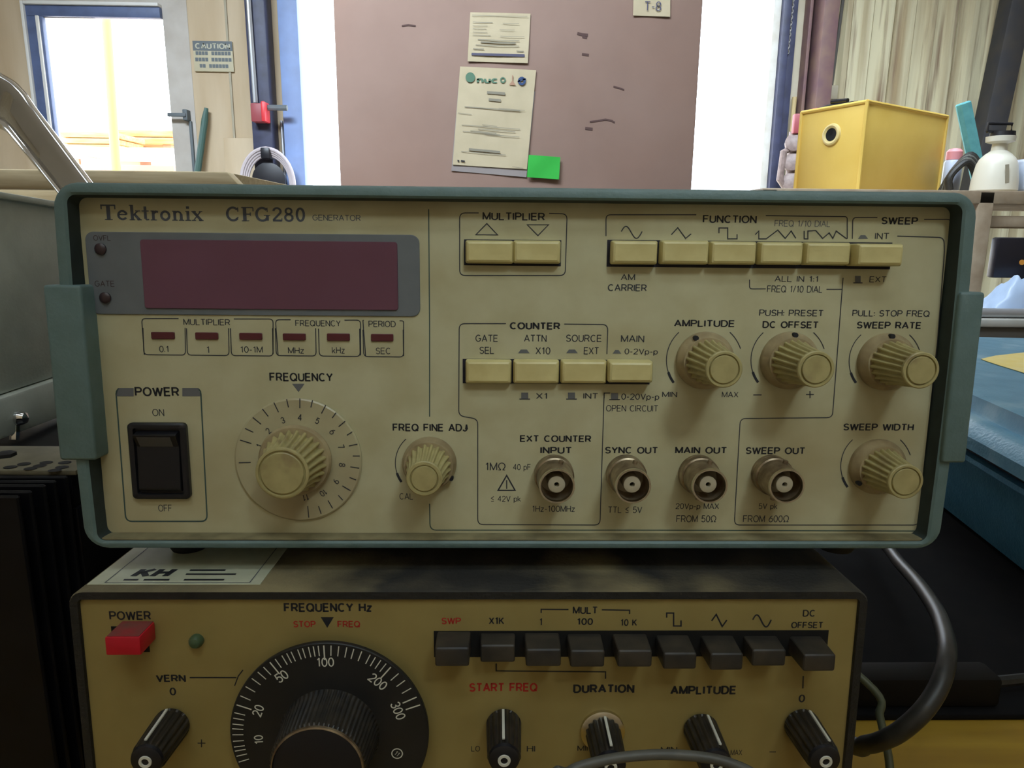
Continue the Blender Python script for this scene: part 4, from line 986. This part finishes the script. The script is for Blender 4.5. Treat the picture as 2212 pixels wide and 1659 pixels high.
# power frame
L_(corner([(251, 850), (272, 1126), (448, 1126), (434, 850)], 14), .0004, lint)
L_([(251, 852), (252, 845), (256, 840)], .0004, lint); L_([(434, 852), (433, 845), (429, 840)], .0004, lint)
quadpx([(255, 838), (289, 838), (289, 856), (250, 856)], gry); quadpx([(394, 838), (429, 838), (434, 856), (394, 856)], gry)
T_('POWER', 291, 387, 836, 856, .022, inkb); T_('ON', 329, 355, 883, 899, .0); T_('OFF', 342, 371, 1090, 1105, .0)
T_('FREQUENCY', 582, 719, 805, 824, .022, inkb); quadpx([(631, 829), (658, 829), (645, 847)], gry)
T_('FREQ FINE ADJ', 848, 1011, 915, 932, .022, inkb); T_('CAL', 863, 892, 1065, 1079, .0)
# multiplier pair
L_(corner([(1034, 460), (993, 460), (993, 595), (1221, 595), (1225, 462), (1186, 461)], 12))
T_('MULTIPLIER', 1042, 1177, 459, 476, .016, inkb)
L_([(1051.6, 483), (1028, 507), (1075, 507.5)], .0003, None, True); L_([(1139, 485.5), (1185, 485.5), (1162, 509)], .0003, None, True)
# counter block
L_(corner([(1093, 699), (992, 699), (991, 898), (1032, 905), (1032, 1133), (1296, 1134), (1305, 849)], 12)); L_(corner([(1219, 700), (1313, 701), (1311, 765)], 12))
L_([(1305, 860), (1305, 849), (1318, 849)])
T_('COUNTER', 1101, 1210, 696, 712, .03, inkb)
for (tx, x0, x1, y0) in (('GATE', 1027, 1075, 723), ('SEL', 1036, 1067, 749), ('ATTN', 1132, 1181, 723), ('X10', 1157, 1189, 750), ('SOURCE', 1223, 1299, 723), ('EXT', 1261, 1293, 750), ('MAIN', 1341, 1392, 724),
                         ('X1', 1158, 1182, 849), ('INT', 1260, 1291, 849)):
    T_(tx, x0, x1, y0, y0 + (15.5 if y0 < 800 else 12.5), .004)
T_('0-2Vp-p', 1349, 1421, 753, 768, .004); T_('0-20Vp-p', 1342, 1424, 850, 866, .004); T_('OPEN CIRCUIT', 1309, 1421, 875, 889, .0)
for (x0, x1, y) in ((1119, 1144, 763), (1223, 1248, 763), (1323, 1342, 764), (1853, 1875, 516)):
    quadpx([(x0, y), (x0 + 6, y - 8), (x1 - 6, y - 8), (x1, y)], gry)
for (x0, x1, y0, y1) in ((1126, 1141, 848, 862), (1227, 1242, 848, 862), (1320, 1335, 849, 863), (1847, 1859, 596, 611)):
    quadpx([(x0, y0), (x1, y0), (x1, y1), (x0, y1)], gry); L_([(x0 - 4, y1), (x1 + 4, y1)])
# function and sweep
L_(corner([(1309, 510), (1309, 464), (1504, 464)], 10)); L_(corner([(1654, 466), (1830, 468), (1830, 516)], 6))
T_('FUNCTION', 1518, 1635, 465, 482, .016, inkb); T_('FREQ 1/10 DIAL', 1673, 1793, 476, 490, .0, gry)
def wave(x0, x1, y0, y1, n=20): return [(x0 + (x1 - x0) * k / n, (y0 + y1) / 2 - (y1 - y0) / 2 * math.sin(2 * PI * k / n + .15)) for k in range(n + 1)]
L_(wave(1342, 1387, 489, 515), .0003); L_([(1450, 507), (1464, 492), (1481, 515), (1493, 505)], .0003)
L_([(1553, 504), (1553, 492.5), (1572, 492.5), (1572, 516), (1592, 516), (1592, 506)], .0003)
L_([(1631, 507), (1639, 499), (1639, 516), (1655, 516), (1680, 497), (1696, 515), (1709, 499), (1719, 515)], .0003)
L_([(1737, 499), (1737, 516), (1745, 516), (1745, 499), (1762, 498), (1777, 515), (1791, 503), (1799, 515), (1806, 499), (1829, 516)], .0003)
L_(corner([(1895, 470), (1842, 470), (1841, 516)], 8)); L_(corner([(1996, 474), (2054, 474), (2051, 530)], 8))
T_('SWEEP', 1904, 1983, 469, 485, .022, inkb); T_('INT', 1890, 1920, 503, 517, .0)
L_(corner([(1938, 510), (2039, 513), (2040, 545), (2012, 900), (1984, 1134), (1586, 1134), (1599, 904), (1798, 902), (1821, 600)], 12))
T_('AM', 1341, 1372, 592, 605, .0); T_('CARRIER', 1313, 1397, 614, 629, .01)
T_('ALL IN 1:1', 1673, 1767, 596, 609, .0); T_('FREQ 1/10 DIAL', 1657, 1776, 617, 632, .0); T_('EXT', 1878, 1914, 597, 610, .0)
L_(corner([(1619, 604), (1619, 624), (1654, 624)], 6)); L_(corner([(1785, 625), (1820, 625)], 6))
T_('AMPLITUDE', 1456, 1586, 691, 706, .02, inkb); T_('PUSH: PRESET', 1640, 1778, 669, 683, .008); T_('DC OFFSET', 1647, 1767, 694, 709, .022, inkb)
T_('PULL: STOP FREQ', 1841, 2008, 670, 684, .008); T_('SWEEP RATE', 1851, 1989, 695, 710, .022, inkb); T_('SWEEP WIDTH', 1822, 1974, 915, 930, .022, inkb)
T_('MIN', 1430, 1463, 846, 858, .0); T_('MAX', 1559, 1595, 846, 858, .0)
L_([(1627, 853), (1645, 853)], .0003); L_([(1741, 852), (1758, 852)], .0003); L_([(1749.5, 845), (1749.5, 860)], .0003)
for (cx_, cy_, rr0) in ((1521.5, 778.5, 82), (1703, 778.5, 81), (1912, 781, 78), (1893, 1007, 77), (924, 1000, 70)):
    lo_ = [(cx_ + rr0 * math.cos(math.radians(a)), cy_ - rr0 * math.sin(math.radians(a))) for a in range(132, 219, 6)]
    L_(lo_, .00024); L_(lo_[-4:], .0007, ink)
    if cx_ > 1000: L_([(cx_ + rr0 * math.cos(math.radians(a)), cy_ - rr0 * math.sin(math.radians(a))) for a in range(18, 52, 5)], .00024)
# connectors' captions
T_('EXT COUNTER', 1123, 1277, 940, 955, .022, inkb); T_('INPUT', 1167, 1234, 965, 980, .022, inkb); T_('SYNC OUT', 1307, 1420, 965, 980, .022, inkb)
T_('MAIN OUT', 1458, 1569, 965, 980, .022, inkb); T_('SWEEP OUT', 1611, 1738, 966, 981, .022, inkb)
T_('1MΩ', 1049, 1092, 999, 1016, .0); T_('40 pF', 1108, 1146, 1002, 1018, .0); T_('≤ 42V pk', 1060, 1125, 1071, 1086, .0); T_('1Hz-100MHz', 1150, 1242, 1092, 1106, .0)
T_('TTL ≤ 5V', 1314, 1387, 1094, 1108, .0); T_('20Vp-p MAX', 1459, 1553, 1087, 1102, .0); T_('FROM 50Ω', 1461, 1547, 1113, 1128, .0)
T_('5V pk', 1639, 1679, 1087, 1102, .0); T_('FROM 600Ω', 1605, 1704, 1113, 1128, .0)
L_([(1094.5, 1027), (1076, 1059), (1112.5, 1059)], .0004, ink, True); L_([(1094.5, 1037), (1094.5, 1056)], .0003, ink)
# keys
def slot(x0, x1, y0, y1):
    a = P(x0, (y0 + y1) / 2)[0]; c = P(x1, (y0 + y1) / 2)[0]; d = P((x0 + x1) / 2, y1)[1]; e = P((x0 + x1) / 2, y0)[1]
    build(MB().box(a, c, PYL - .00010, PYL + .001, d, e), 'key_slot', m_slot, panel, S)
slot(1002.5, 1212, 518, 574); slot(1311, 1925, 521, 579); slot(999.5, 1404, 776.5, 829)
def key(x0, x1, y0, y1, out):
    yf = PYL - out
    a = hs(x0, (y0 + y1) / 2, 1, yf).x; c = hs(x1, (y0 + y1) / 2, 1, yf).x; d = hs((x0 + x1) / 2, y1, 1, yf).z; e = hs((x0 + x1) / 2, y0, 1, yf).z
    q = lambda i, y: rr2(a + i, c - i, d + i, e - i, max(.0002, .0005 - i * .3), y, 3)
    build(MB().loft([q(-.00015, PYL - .0001), q(-.0001, yf + .0012), q(.0003, yf + .0003), q(.0008, yf), q(.0022, yf + .0001)], False, True), 'push_button', m_key, UG, S, ang=25)
for k in ((1006, 1108, 520, 568), (1110, 1211, 520, 568)): key(*k, .0030)
for k in ((1323, 1421, 520.5, 570), (1430, 1532, 520, 570), (1537, 1635, 522, 570.5), (1643, 1736, 523.5, 571), (1742, 1839, 524.5, 572)): key(*k, .0034)
key(1854, 1953, 527, 574, .0062)
for k in ((1006, 1104, 780, 829), (1110, 1207.5, 780, 829), (1213, 1310.5, 780, 829)): key(*k, .0028)
key(1316, 1411, 782, 827, .0045)

# power rocker
a0, a1 = P(280, 912), P(415, 1075)
xa, xb = P(285, 990)[0], P(410, 990)[0]; za, zb2 = P(350, 1075)[1], P(345, 912)[1]
sw = build(MB().loft([rr2(xa, xb, za, zb2, .0012, PYL, 3), rr2(xa, xb, za, zb2, .0012, PYL - .0012, 3), rr2(xa + .0005, xb - .0005, za + .0005, zb2 - .0005, .001, PYL - .0016, 3), rr2(xa + .0016, xb - .0016, za + .0014, zb2 - .0014, .0006, PYL - .0016, 3), rr2(xa + .0017, xb - .0017, za + .0015, zb2 - .0015, .0006, PYL - .0004, 3)], False, True), 'power_switch', m_black, UG, S)
zm = P(345, 962)[1]; zq = P(345, 939)[1]
ins = .0022
ro = MB().prism([(xa + ins, PYL - .0012, za + ins), (xa + ins, PYL - .0020, za + ins + .001), (xa + ins, PYL - .0012, zm), (xa + ins, PYL - .0030, zq), (xa + ins, PYL - .0032, zb2 - .0030), (xa + ins, PYL - .0004, zb2 - ins), (xa + ins, PYL - .0003, za + ins)], (xb - xa - 2 * ins, 0, 0), .0002)
build(ro, 'rocker', m_black, sw, S)
xq = P(378, 950)[0]; build(MB().hexa([(xa + ins + .001, PYL - .00135, zm), (xq, PYL - .00135, zm), (xq, PYL - .00312, zq), (xa + ins + .001, PYL - .00312, zq)], [(xa + ins + .001, PYL - .0011, zm), (xq, PYL - .0011, zm), (xq, PYL - .0028, zq), (xa + ins + .001, PYL - .0028, zq)]), 'rocker_highlight', m_black2, sw, S)  # painted highlight: lighter grey patch on the black rocker slope

# knobs
def knob(px, py, rb, rf, rc, L, nfl, skirt, dot=None):
    c = P(px, py); cc = (c[0], PYL, c[1]); ax = (0, -1, 0)
    kn = build(MB().lathe([(0, skirt), (.0010, skirt), (.0016, skirt * .985), (.0026, rb * 1.12), (.0036, rb * 1.06)], cc, ax, 64), 'knob', m_skirt, UG, S)
    pr = [(.0034, rb), (L * .45, rb * .5 + rf * .5), (L - .0012, rf * 1.0), (L - .0010, rf * .99), (L - .0002, rf), (L, rf * .95), (L, rc * 1.1), (L - .0005, rc * 1.06)]
    build(MB().lathe(pr, cc, ax, nfl * 10, nfl, (0, 1, 2), .14), 'knob_grip', m_knob, kn, S)
    build(MB().lathe([(L - .0008, rc), (L - .0001, rc), (L + .0001, rc * .96)], cc, ax, 48), 'knob_cap', m_knob, kn, S)
    if dot:
        a = math.radians(dot); rr = (skirt + rb * 1.06) / 2
        build(MB().lathe([(.0018, .0007), (.0032, .0007)], (c[0] + rr * math.cos(a), PYL, c[1] + rr * math.sin(a)), ax, 12), 'pointer_dot', m_inkd, kn, S)
    return kn
knob(1521.5, 778.5, .0062, .0047, .0036, .0176, 20, .0080, 118)
knob(1703, 778.5, .0062, .0047, .0036, .0176, 20, .0080, 88)
knob(1912, 781, .0062, .0047, .0036, .0172, 20, .0080, 92)
knob(1893, 1007, .0062, .0047, .0036, .0150, 20, .0080, 215)
knob(928, 1000, .0064, .0047, .0034, .0152, 20, .0076, -30)
# main dial with its engraved plate
dc = P(646, 993)
dp = build(MB().lathe([(0, .0176), (.0007, .0176), (.0010, .0172)], (dc[0], PYL, dc[1]), (0, -1, 0), 96), 'frequency_dial', m_dial, UG, S)
YD = PYL - .00106; b = MB()
zz = lambda x, y: (220 + x / 2.6976, 780 + y / 2.6976)
for (x0, y0_, x1, y1_) in ((798, 592, 868, 590), (805, 460, 872, 480), (835, 392, 883, 415), (880, 328, 928, 368), (935, 278, 970, 322), (1003, 242, 1030, 298), (1077, 222, 1088, 270), (1154, 218, 1154, 275), (1228, 228, 1218, 270), (1305, 256, 1280, 305), (1365, 300, 1342, 332), (1418, 350, 1380, 382), (1460, 412, 1428, 432), (1490, 484, 1440, 494), (1503, 553, 1462, 553), (1500, 624, 1448, 616), (1482, 692, 1443, 678), (1450, 755, 1402, 727), (1404, 810, 1378, 782), (1345, 858, 1318, 812), (1278, 890, 1263, 845), (1206, 912, 1200, 845)):
    p, q = hs(*zz(x0, y0_), 1, YD), hs(*zz(x1, y1_), 1, YD); b.ribbon([(p.x, p.z), (q.x, q.z)], .00028, YD - .00004)
for (tx, x, y) in (('1', 918, 494), ('2', 970, 407), ('3', 1055, 345), ('4', 1153, 327), ('5', 1257, 348), ('6', 1343, 412), ('7', 1395, 500), ('8', 1400, 605), ('9', 1365, 702), ('10', 1290, 768), ('11', 1190, 795)):
    p = hs(*zz(x, y), 1, YD); spin(b, glyphs(tx, .004), (p.x, p.z), .0018, math.atan2(p.x - dc[0], p.z - dc[1]), YD - .00004)
build(b, 'dial_numbers', m_ink, dp, S)
knob(643, 990, .0090, .0069, .0056, .0148, 24, .0098)
# BNC sockets
def bnc(px, py, L=.0118):
    c = P(px, py); cc = (c[0], PYL, c[1]); ax = (0, -1, 0)
    o = build(MB().lathe([(0, .0056), (.0012, .0056), (.0016, .0053), (.0016, .0056), (.0034, .0055), (.0037, .0051), (L - .0005, .0048), (L, .0047), (L, .0043), (L - .0080, .0042)], cc, ax, 48, caps=False), 'bnc_socket', m_bnc, UG, S)
    build(MB().lathe([(L - .0006, .00483), (L + .0001, .00477), (L + .0001, .0043), (L - .0012, .00426)], cc, ax, 48, caps=False), 'rim', m_bnc2, o, S)
    build(MB().lathe([(L - .0079, .0042), (L - .0074, .0024), (L - .0016, .0023), (L - .0014, .0020), (L - .0014, .0007), (L - .0034, .0006)], cc, ax, 32, caps=False), 'insulator', m_ins, o, S)
    build(MB().lathe([(L - .0034, .00068), (L - .0026, .0001)], cc, ax, 16, caps=False), 'contact_hole', m_hole, o, S)
    for a in (75, 255):
        a = math.radians(a); d = (math.cos(a), 0, math.sin(a))
        build(MB().lathe([(0, .0007), (.0012, .0007), (.0014, .0004)], (c[0] + .0046 * d[0], PYL - L * .55, c[1] + .0046 * d[2]), d, 12), 'lug', m_bnc, o, S)
for px in (1196, 1351, 1507, 1664): bnc(px, 1023)

# =================================================================== lower function generator
KZ = -.0082                               # its top
KY = -.0086                               # front lip of the cover
KB = -.098
KX0, KX1 = -.1205, .0962
LG = thing('function_generator', (-.012, KY, KB), 'beige and black function generator with big black dial, at the bottom of the stack', 'function generator', frame=S)
KP = KY + .0010
def kl(i, y, rad, top=0): return rr2(KX0 + i, KX1 - i, KB + i, KZ - i - top, rad, y)
build(MB().loft([kl(0, KY + .22, .004), kl(0, KY + .0006, .004), kl(.0003, KY, .0038)], True, False), 'cover', m_kcov, LG, S)
build(MB().loft([kl(.0003, KY, .0038), kl(.0024, KY, .0012), kl(.0026, KY + .0004, .001), kl(.0026, KP + .004, .001)]), 'front_frame', m_kblk, LG, S)
kp = build(MB().box(KX0 + .0025, KX1 - .0025, KP, KP + .002, KB + .0025, KZ - .0024), 'front_panel', m_kpanel, LG, S)
for x in (-.09, .07):
    build(MB().lathe([(0, .006), (.010, .0055)], (x, KY + .025, KB + .001), (0, 0, -1), 18), 'foot', m_rubber, LG, S)
    build(MB().lathe([(0, .006), (.005, .0055)], (x, KY + .19, KB + .001), (0, 0, -1), 18), 'foot', m_rubber, LG, S)
# label sticker on the top cover
SZ = KZ + .0002
q = [hs(188, 1262, 2, SZ), hs(562, 1262, 2, SZ)]
sx0, sx1, sy0 = q[0].x, q[1].x, q[0].y; sy1 = sy0 + .030
st = build(MB().box(sx0, sx1, sy0, sy1, KZ - .0001, SZ), 'label_sticker', m_stick, LG, S)
b = MB(); gl = glyphs('KH', .05)
def ontop(b, gl, x0, x1, y0, y1, sl=0.0):
    vs, fs = gl; a = min(p[0] for p in vs); c = max(p[0] for p in vs); d = min(p[1] for p in vs); e = max(p[1] for p in vs)
    b.add([(x0 + (p[0] - a) / (c - a) * (x1 - x0) + sl * (p[1] - d) / (e - d), y0 + (p[1] - d) / (e - d) * (y1 - y0), SZ + .0001) for p in vs], fs)
ontop(b, gl, sx0 + .009, sx0 + .0195, sy0 + .0046, sy0 + .0100, .001)
for y, a, c in ((.0022, .0085, .0125), (.0022, .014, .021), (.0022, .025, .036), (.0058, .024, .038), (.0085, .024, .034)):
    b.add([(sx0 + a, sy0 + y, SZ + .0001), (sx0 + c, sy0 + y, SZ + .0001), (sx0 + c, sy0 + y + .0009, SZ + .0001), (sx0 + a, sy0 + y + .0009, SZ + .0001)], [(0, 1, 2, 3)])
build(b, 'lettering', m_inkd, st, S)
def fr_(b, x0, x1, y0, y1, w):
    for (a, c, d, e) in ((x0, x1, y0, y0 + w), (x0, x1, y1 - w, y1), (x0, x0 + w, y0, y1), (x1 - w, x1, y0, y1)):
        b.add([(a, d, SZ + .00008), (c, d, SZ + .00008), (c, e, SZ + .00008), (a, e, SZ + .00008)], [(0, 1, 2, 3)])
b = MB(); fr_(b, sx0 + .0042, sx1 - .003, sy0 + .0007, sy1 - .001, .0003); build(b, 'border', m_inkg, st, S)

def K(px, py): q = hs(px, py, 1, KP); return (q.x, q.z)
YK = KP - .00006
kin = MB(); kred = MB()
def KT(t, x0, x1, y0, y1, bold=.02, tgt=None):
    ym = (y0 + y1) / 2; xm_ = (x0 + x1) / 2; b = MB()
    fit(b, glyphs(t, bold), K(x0, ym)[0], K(x1, ym)[0], K(xm_, y1)[1], K(xm_, y0)[1], YK)
    build(b, 'caption', m_redink if tgt is kred else m_inkd, kp, S, label='red caption' if tgt is kred else None)
def KL(pts, w=.0003): build(MB().ribbon([K(*p) for p in pts], w, YK), 'ruled_line', m_inkd, kp, S)
KT('POWER', 236, 326, 1320, 1339); KT('FREQUENCY Hz', 613, 804, 1302, 1322, .03); KT('STOP', 634, 682, 1341, 1355, .02, kred); KT('FREQ', 729, 778, 1341, 1355, .02, kred)
build(MB().poly([K(693, 1333), K(721, 1333), K(707, 1356)], YK), 'printed_symbol', m_inkd, kp, S)
KT('VERN', 337, 402, 1457, 1473, .03); KT('0', 366.5, 380.5, 1485, 1502, .02); KL([(410, 1463.5), (511, 1463.5)], .00035); KL([(525, 1447), (515, 1460), (507, 1481)], .0003)
KL([(427, 1605), (444, 1605)]); KL([(435.5, 1597), (435.5, 1614)])
KT('SWP', 954, 996, 1334, 1348, .02, kred); KT('X1K', 1056, 1089, 1333, 1348); KT('MULT', 1237, 1290, 1310, 1326)
KL([(1169, 1324), (1169, 1316), (1228, 1316.5)], .00036); KL([(1300, 1317), (1360, 1318), (1360, 1326)], .00036)
KT('1', 1166, 1171, 1335, 1350); KT('100', 1247, 1281, 1335, 1350); KT('10 K', 1341, 1376, 1337, 1352)
KL([(1440, 1334), (1440, 1324), (1455, 1324), (1455, 1352), (1471, 1352), (1471, 1340)], .0004)
KL([(1537, 1341), (1547, 1327), (1560, 1353), (1570, 1339)], .0004)
KL([(1626 + 40 * k / 20, 1341 - 13 * math.sin(2 * PI * k / 20 + .2)) for k in range(21)], .0004)
KT('DC', 1734, 1760, 1317, 1332); KT('OFFSET', 1709, 1777, 1343, 1357)
KL([(1072, 1433), (1072, 1449), (1308, 1451), (1308, 1466)], .00036)
KT('START FREQ', 1014, 1161, 1475, 1494, .03, kred); KT('DURATION', 1238, 1371, 1478, 1497, .035); KT('AMPLITUDE', 1448, 1589, 1481, 1500, .035)
KL([(1735, 1460), (1734, 1487)], .0004); KT('0', 1725, 1739, 1500, 1517, .02)
for (tx, x0, x1, y0) in (('LO', 1018, 1037, 1611), ('HI', 1138, 1156, 1611), ('MIN', 1247, 1280, 1610), ('MIN', 1427, 1463, 1613), ('MAX', 1578, 1603, 1619)): KT(tx, x0, x1, y0, y0 + 12, .0)
KL([(1662, 1624), (1676, 1624)])
# red power key
def kface(x0, x1, y0, y1, out):
    yf = KP - out
    return hs(x0, (y0 + y1) / 2, 1, yf).x, hs(x1, (y0 + y1) / 2, 1, yf).x, hs((x0 + x1) / 2, y1, 1, yf).z, hs((x0 + x1) / 2, y0, 1, yf).z, yf
def kkey(front, name, m, out, back=0.0002):
    a, c, d, e, yf = kface(*front, out)
    q = lambda i, y: rr2(a + i, c - i, d + i, e - i, max(.0002, .0006 - i * .3), y, 3)
    return build(MB().loft([q(-back, KP - .0001), q(0, yf + .0005), q(.0003, yf + .0001), q(.0007, yf)], False, True), name, m, LG, S, ang=25)
a, c = K(240, 1353), K(324, 1408); build(MB().box(a[0], c[0], KP - .0001, KP + .001, c[1], a[1]), 'key_slot', m_hole, kp, S)
a, c, d, e, yf = kface(227, 303, 1377, 1416, .0085)
pk = build(MB().box(a, c, yf, KP - .0001, d, e, .0004), 'power_button', m_redkey, LG, S)
build(MB().box(a + .0004, c - .0004, yf + .0005, KP - .0002, e - .0002, e + .00015), 'dust_film', m_redd, pk, S)
c = K(426, 1382.5); build(MB().lathe([(0, .0019), (.0012, .0019), (.0021, .0013), (.0024, .0003)], (c[0], KP, c[1]), (0, -1, 0), 20), 'indicator_light', m_ledg, LG, S)
# black key row
a, c = K(937, 1360), K(1785, 1418)
build(MB().box(a[0], c[0], KP - .0001, KP + .001, K(1361, 1418)[1], K(1361, 1362)[1]), 'key_slot', m_hole, kp, S)
zf = lambda x, y: (900 + x / 2.212, 1180 + y / 2.212)
for (x0, x1, y0_, y1_, out) in ((88, 250, 488, 577, .0085), (305, 470, 475, 557, .0062), (523, 690, 495, 577, .0085), (735, 898, 500, 580, .0085), (962, 1125, 500, 580, .0085), (1180, 1338, 513, 590, .0092), (1405, 1560, 515, 595, .0092), (1605, 1765, 497, 575, .0072), (1850, 2003, 520, 600, .0094)):
    p, q = zf(x0, y0_), zf(x1, y1_); kkey((p[0], q[0], p[1], q[1]), 'push_button', m_kkey, out)
# big dial
DYf = KP - .0050
c0 = hs(712, 1587, 1, DYf); rD = abs(hs(926, 1587, 1, DYf).x - c0.x)
KD = build(MB().lathe([(0, rD * .9), (.0036, rD * .9), (.0036, rD), (.0047, rD), (.0050, rD * .992)], (c0.x, KP, c0.z), (0, -1, 0), 128), 'frequency_dial', m_kdial, LG, S)
zg = lambda x, y: (100 + x / 2.458, 1180 + y / 2.458)
b = MB(); YDk = DYf - .00006
for (x, y, ln) in ((1470, 475, 1), (1513, 480, 0), (1558, 485, 0), (1605, 490, 0), (1645, 503, 0), (1690, 520, 0), (1738, 540, 0), (1768, 555, 0), (1797, 575, 0), (1825, 597, 0), (1853, 615, 1), (1893, 655, 0), (1935, 690, 0), (1960, 740, 0), (1990, 790, 1), (2005, 835, 1),
                   (1437, 478, 0), (1408, 480, 0), (1380, 485, 0), (1345, 492, 0), (1317, 500, 0), (1280, 517, 0), (1255, 528, 0), (1227, 540, 0), (1188, 560, 0), (1160, 582, 1), (1125, 612, 0), (1092, 640, 0), (1062, 680, 0), (1025, 725, 0), (1005, 782, 0), (992, 835, 1), (987, 880, 0), (982, 910, 0), (980, 942, 0), (983, 968, 0), (985, 1000, 0), (990, 1035, 0), (1000, 1065, 0), (1015, 1085, 0), (1030, 1110, 0), (1040, 1140, 0)):
    p = hs(*zg(x, y), 1, DYf); d = Vector((p.x - c0.x, p.z - c0.z)).normalized()
    b.ribbon([(c0.x + d.x * rD * (.82 if ln else .865), c0.z + d.y * rD * (.82 if ln else .865)), (c0.x + d.x * rD * .975, c0.z + d.y * rD * .975)], .00036 if ln else .00028, YDk)
for (tx, x, y, h) in (('50', 1250, 690, .0028), ('100', 1483, 615, .0027), ('200', 1760, 718, .0028), ('300', 1868, 873, .0028), ('20', 1125, 873, .0027), ('10', 1128, 1025, .0025)):
    p = hs(*zg(x, y), 1, DYf); spin(b, glyphs(tx, .006), (p.x, p.z), h, math.atan2(p.x - c0.x, p.z - c0.z), YDk)
p = hs(*zg(1863, 1100), 1, DYf); disc2(b, (p.x, p.z), .0013, .0016, YDk); spin(b, glyphs('11', 0), (p.x, p.z), .0013, .7, YDk)
build(b, 'dial_scale', m_white, KD, S)
rk = .0132
kb = build(MB().lathe([(.0049, rk * 1.03), (.0060, rk), (.0175, rk * .94), (.0180, rk * .90)], (c0.x, KP, c0.z), (0, -1, 0), 60 * 6, 60, (1, 2), .035), 'dial_knob', m_kknob, KD, S)
build(MB().lathe([(.0178, rk * .90), (.0186, rk * .89), (.0188, rk * .86)], (c0.x, KP, c0.z), (0, -1, 0), 72, caps=False), 'knob_ring', m_bnc, KD, S)
build(MB().lathe([(.0178, rk * .86), (.0184, rk * .855), (.0186, rk * .80)], (c0.x, KP, c0.z), (0, -1, 0), 72), 'knob_cap', m_black, KD, S)
# small fluted knobs
def kknob(px, py, L=.0155, ang=90, nut=False):
    c = K(px, py); cc = (c[0], KP, c[1]); ax = (0, -1, 0); r0 = .0049
    if nut: build(MB().lathe([(0, .0062), (.0012, .0062), (.0016, .0056)], cc, ax, 32), 'nut', m_bnc2, LG, S)
    kn = build(MB().lathe([(.0008, r0), (.0012, r0 * 1.02), (L - .0016, r0 * .92), (L - .0008, r0 * .86)], cc, ax, 160, 16, (1, 2), .13), 'control_knob', m_kknob, LG, S)
    cap = build(MB().lathe([(L - .0010, r0 * .86), (L, r0 * .80), (L + .0004, r0 * .6), (L + .0004, .0001)], cc, ax, 40), 'knob_cap', m_black, kn, S)
    build(MB().lathe([(L + .0004, .0009), (L + .0007, .0010), (L + .0007, .0016), (L + .0004, .0017)], cc, ax, 24, caps=False), 'cap_ring', m_white, kn, S)
    a = math.radians(ang); d = Vector((math.cos(a), 0, math.sin(a))); s = Vector((-math.sin(a), 0, math.cos(a))) * .00035
    p0 = Vector(cc) + d * (r0 * .99) + Vector((0, -.0014, 0)); p1 = Vector(cc) + d * (r0 * .915) + Vector((0, -(L - .0018), 0)); h = d * .0004
    build(MB().hexa([p0 - s, p0 + s, p1 + s, p1 - s], [p0 - s + h, p0 + s + h, p1 + s + h, p1 - s + h]), 'pointer_line', m_white, kn, S)
kknob(374, 1561, .0155, 98); kknob(1088, 1562, .0150, 92); kknob(1301, 1576, .0150, 86, True); kknob(1512, 1572, .0150, 72); kknob(1729, 1562, .0155, 70)

# ------------------------------------------------------------------ cables
pts = [(1846, 1150, .455), (1905, 1172, .415), (1942, 1215, .37), (1984, 1262, .325), (2022, 1318, .285), (2040, 1366, .262), (2046, 1405, .248), (2040, 1450, .240), (2022, 1495, .236), (1990, 1540, .234), (1944, 1580, .236), (1905, 1600, .242), (1872, 1608, .250), (1835, 1606, .262), (1800, 1592, .272)]
path = [S @ Vector((.07, .2705, .03)), S @ Vector((.075, .295, .022)), Vector((.14, .30, .995))] + [hd(*p) for p in pts[:-1]] + [Vector((.112, .075, .9615)), Vector((.107, .12, .9578)), Vector((.105, .215, .9575)), Vector((.06, .245, .9575))]
build(MB().tube(smooth_path(path, 6), .0031, 16), 'thick_cable', m_cable, None, None, 'thick black cable looping out from under the upper generator at the right', 'cable')
q = hw(1925, 1640, 2, .953)
pts = [Vector((.0978, .066, 1.004)), Vector((.110, .062, 1.004)), hd(1888, 1490, .262), hd(1900, 1545, .259), hd(1910, 1590, .256), hd(1922, 1659, .250), Vector((hd(1928, 1720, .245).x, hd(1928, 1720, .245).y, .953))]
build(MB().tube(smooth_path(pts, 6), .0014, 12), 'thin_cable', m_cablegr, None, None, 'thin grey-green cable hanging behind the thick cable beside the lower generator', 'cable')
pts = [hd(1180, 1720, .135), hd(1228, 1668, .137), hd(1290, 1646, .138), hd(1360, 1634, .139), hd(1440, 1630, .139), hd(1520, 1636, .138), hd(1580, 1650, .137), hd(1640, 1680, .136), hd(1700, 1740, .135)]
tail = [Vector((pts[-1].x + .005, pts[-1].y, 1.00)), Vector((pts[-1].x + .008, pts[-1].y + .01, .952))]
head = [Vector((pts[0].x - .008, pts[0].y + .01, .952)), Vector((pts[0].x - .005, pts[0].y, 1.00))]
build(MB().tube(smooth_path(head + pts + tail, 6), .0010, 12), 'test_lead', m_cableg, None, None, 'grey test lead arching in front of the lower generator knobs', 'cable')
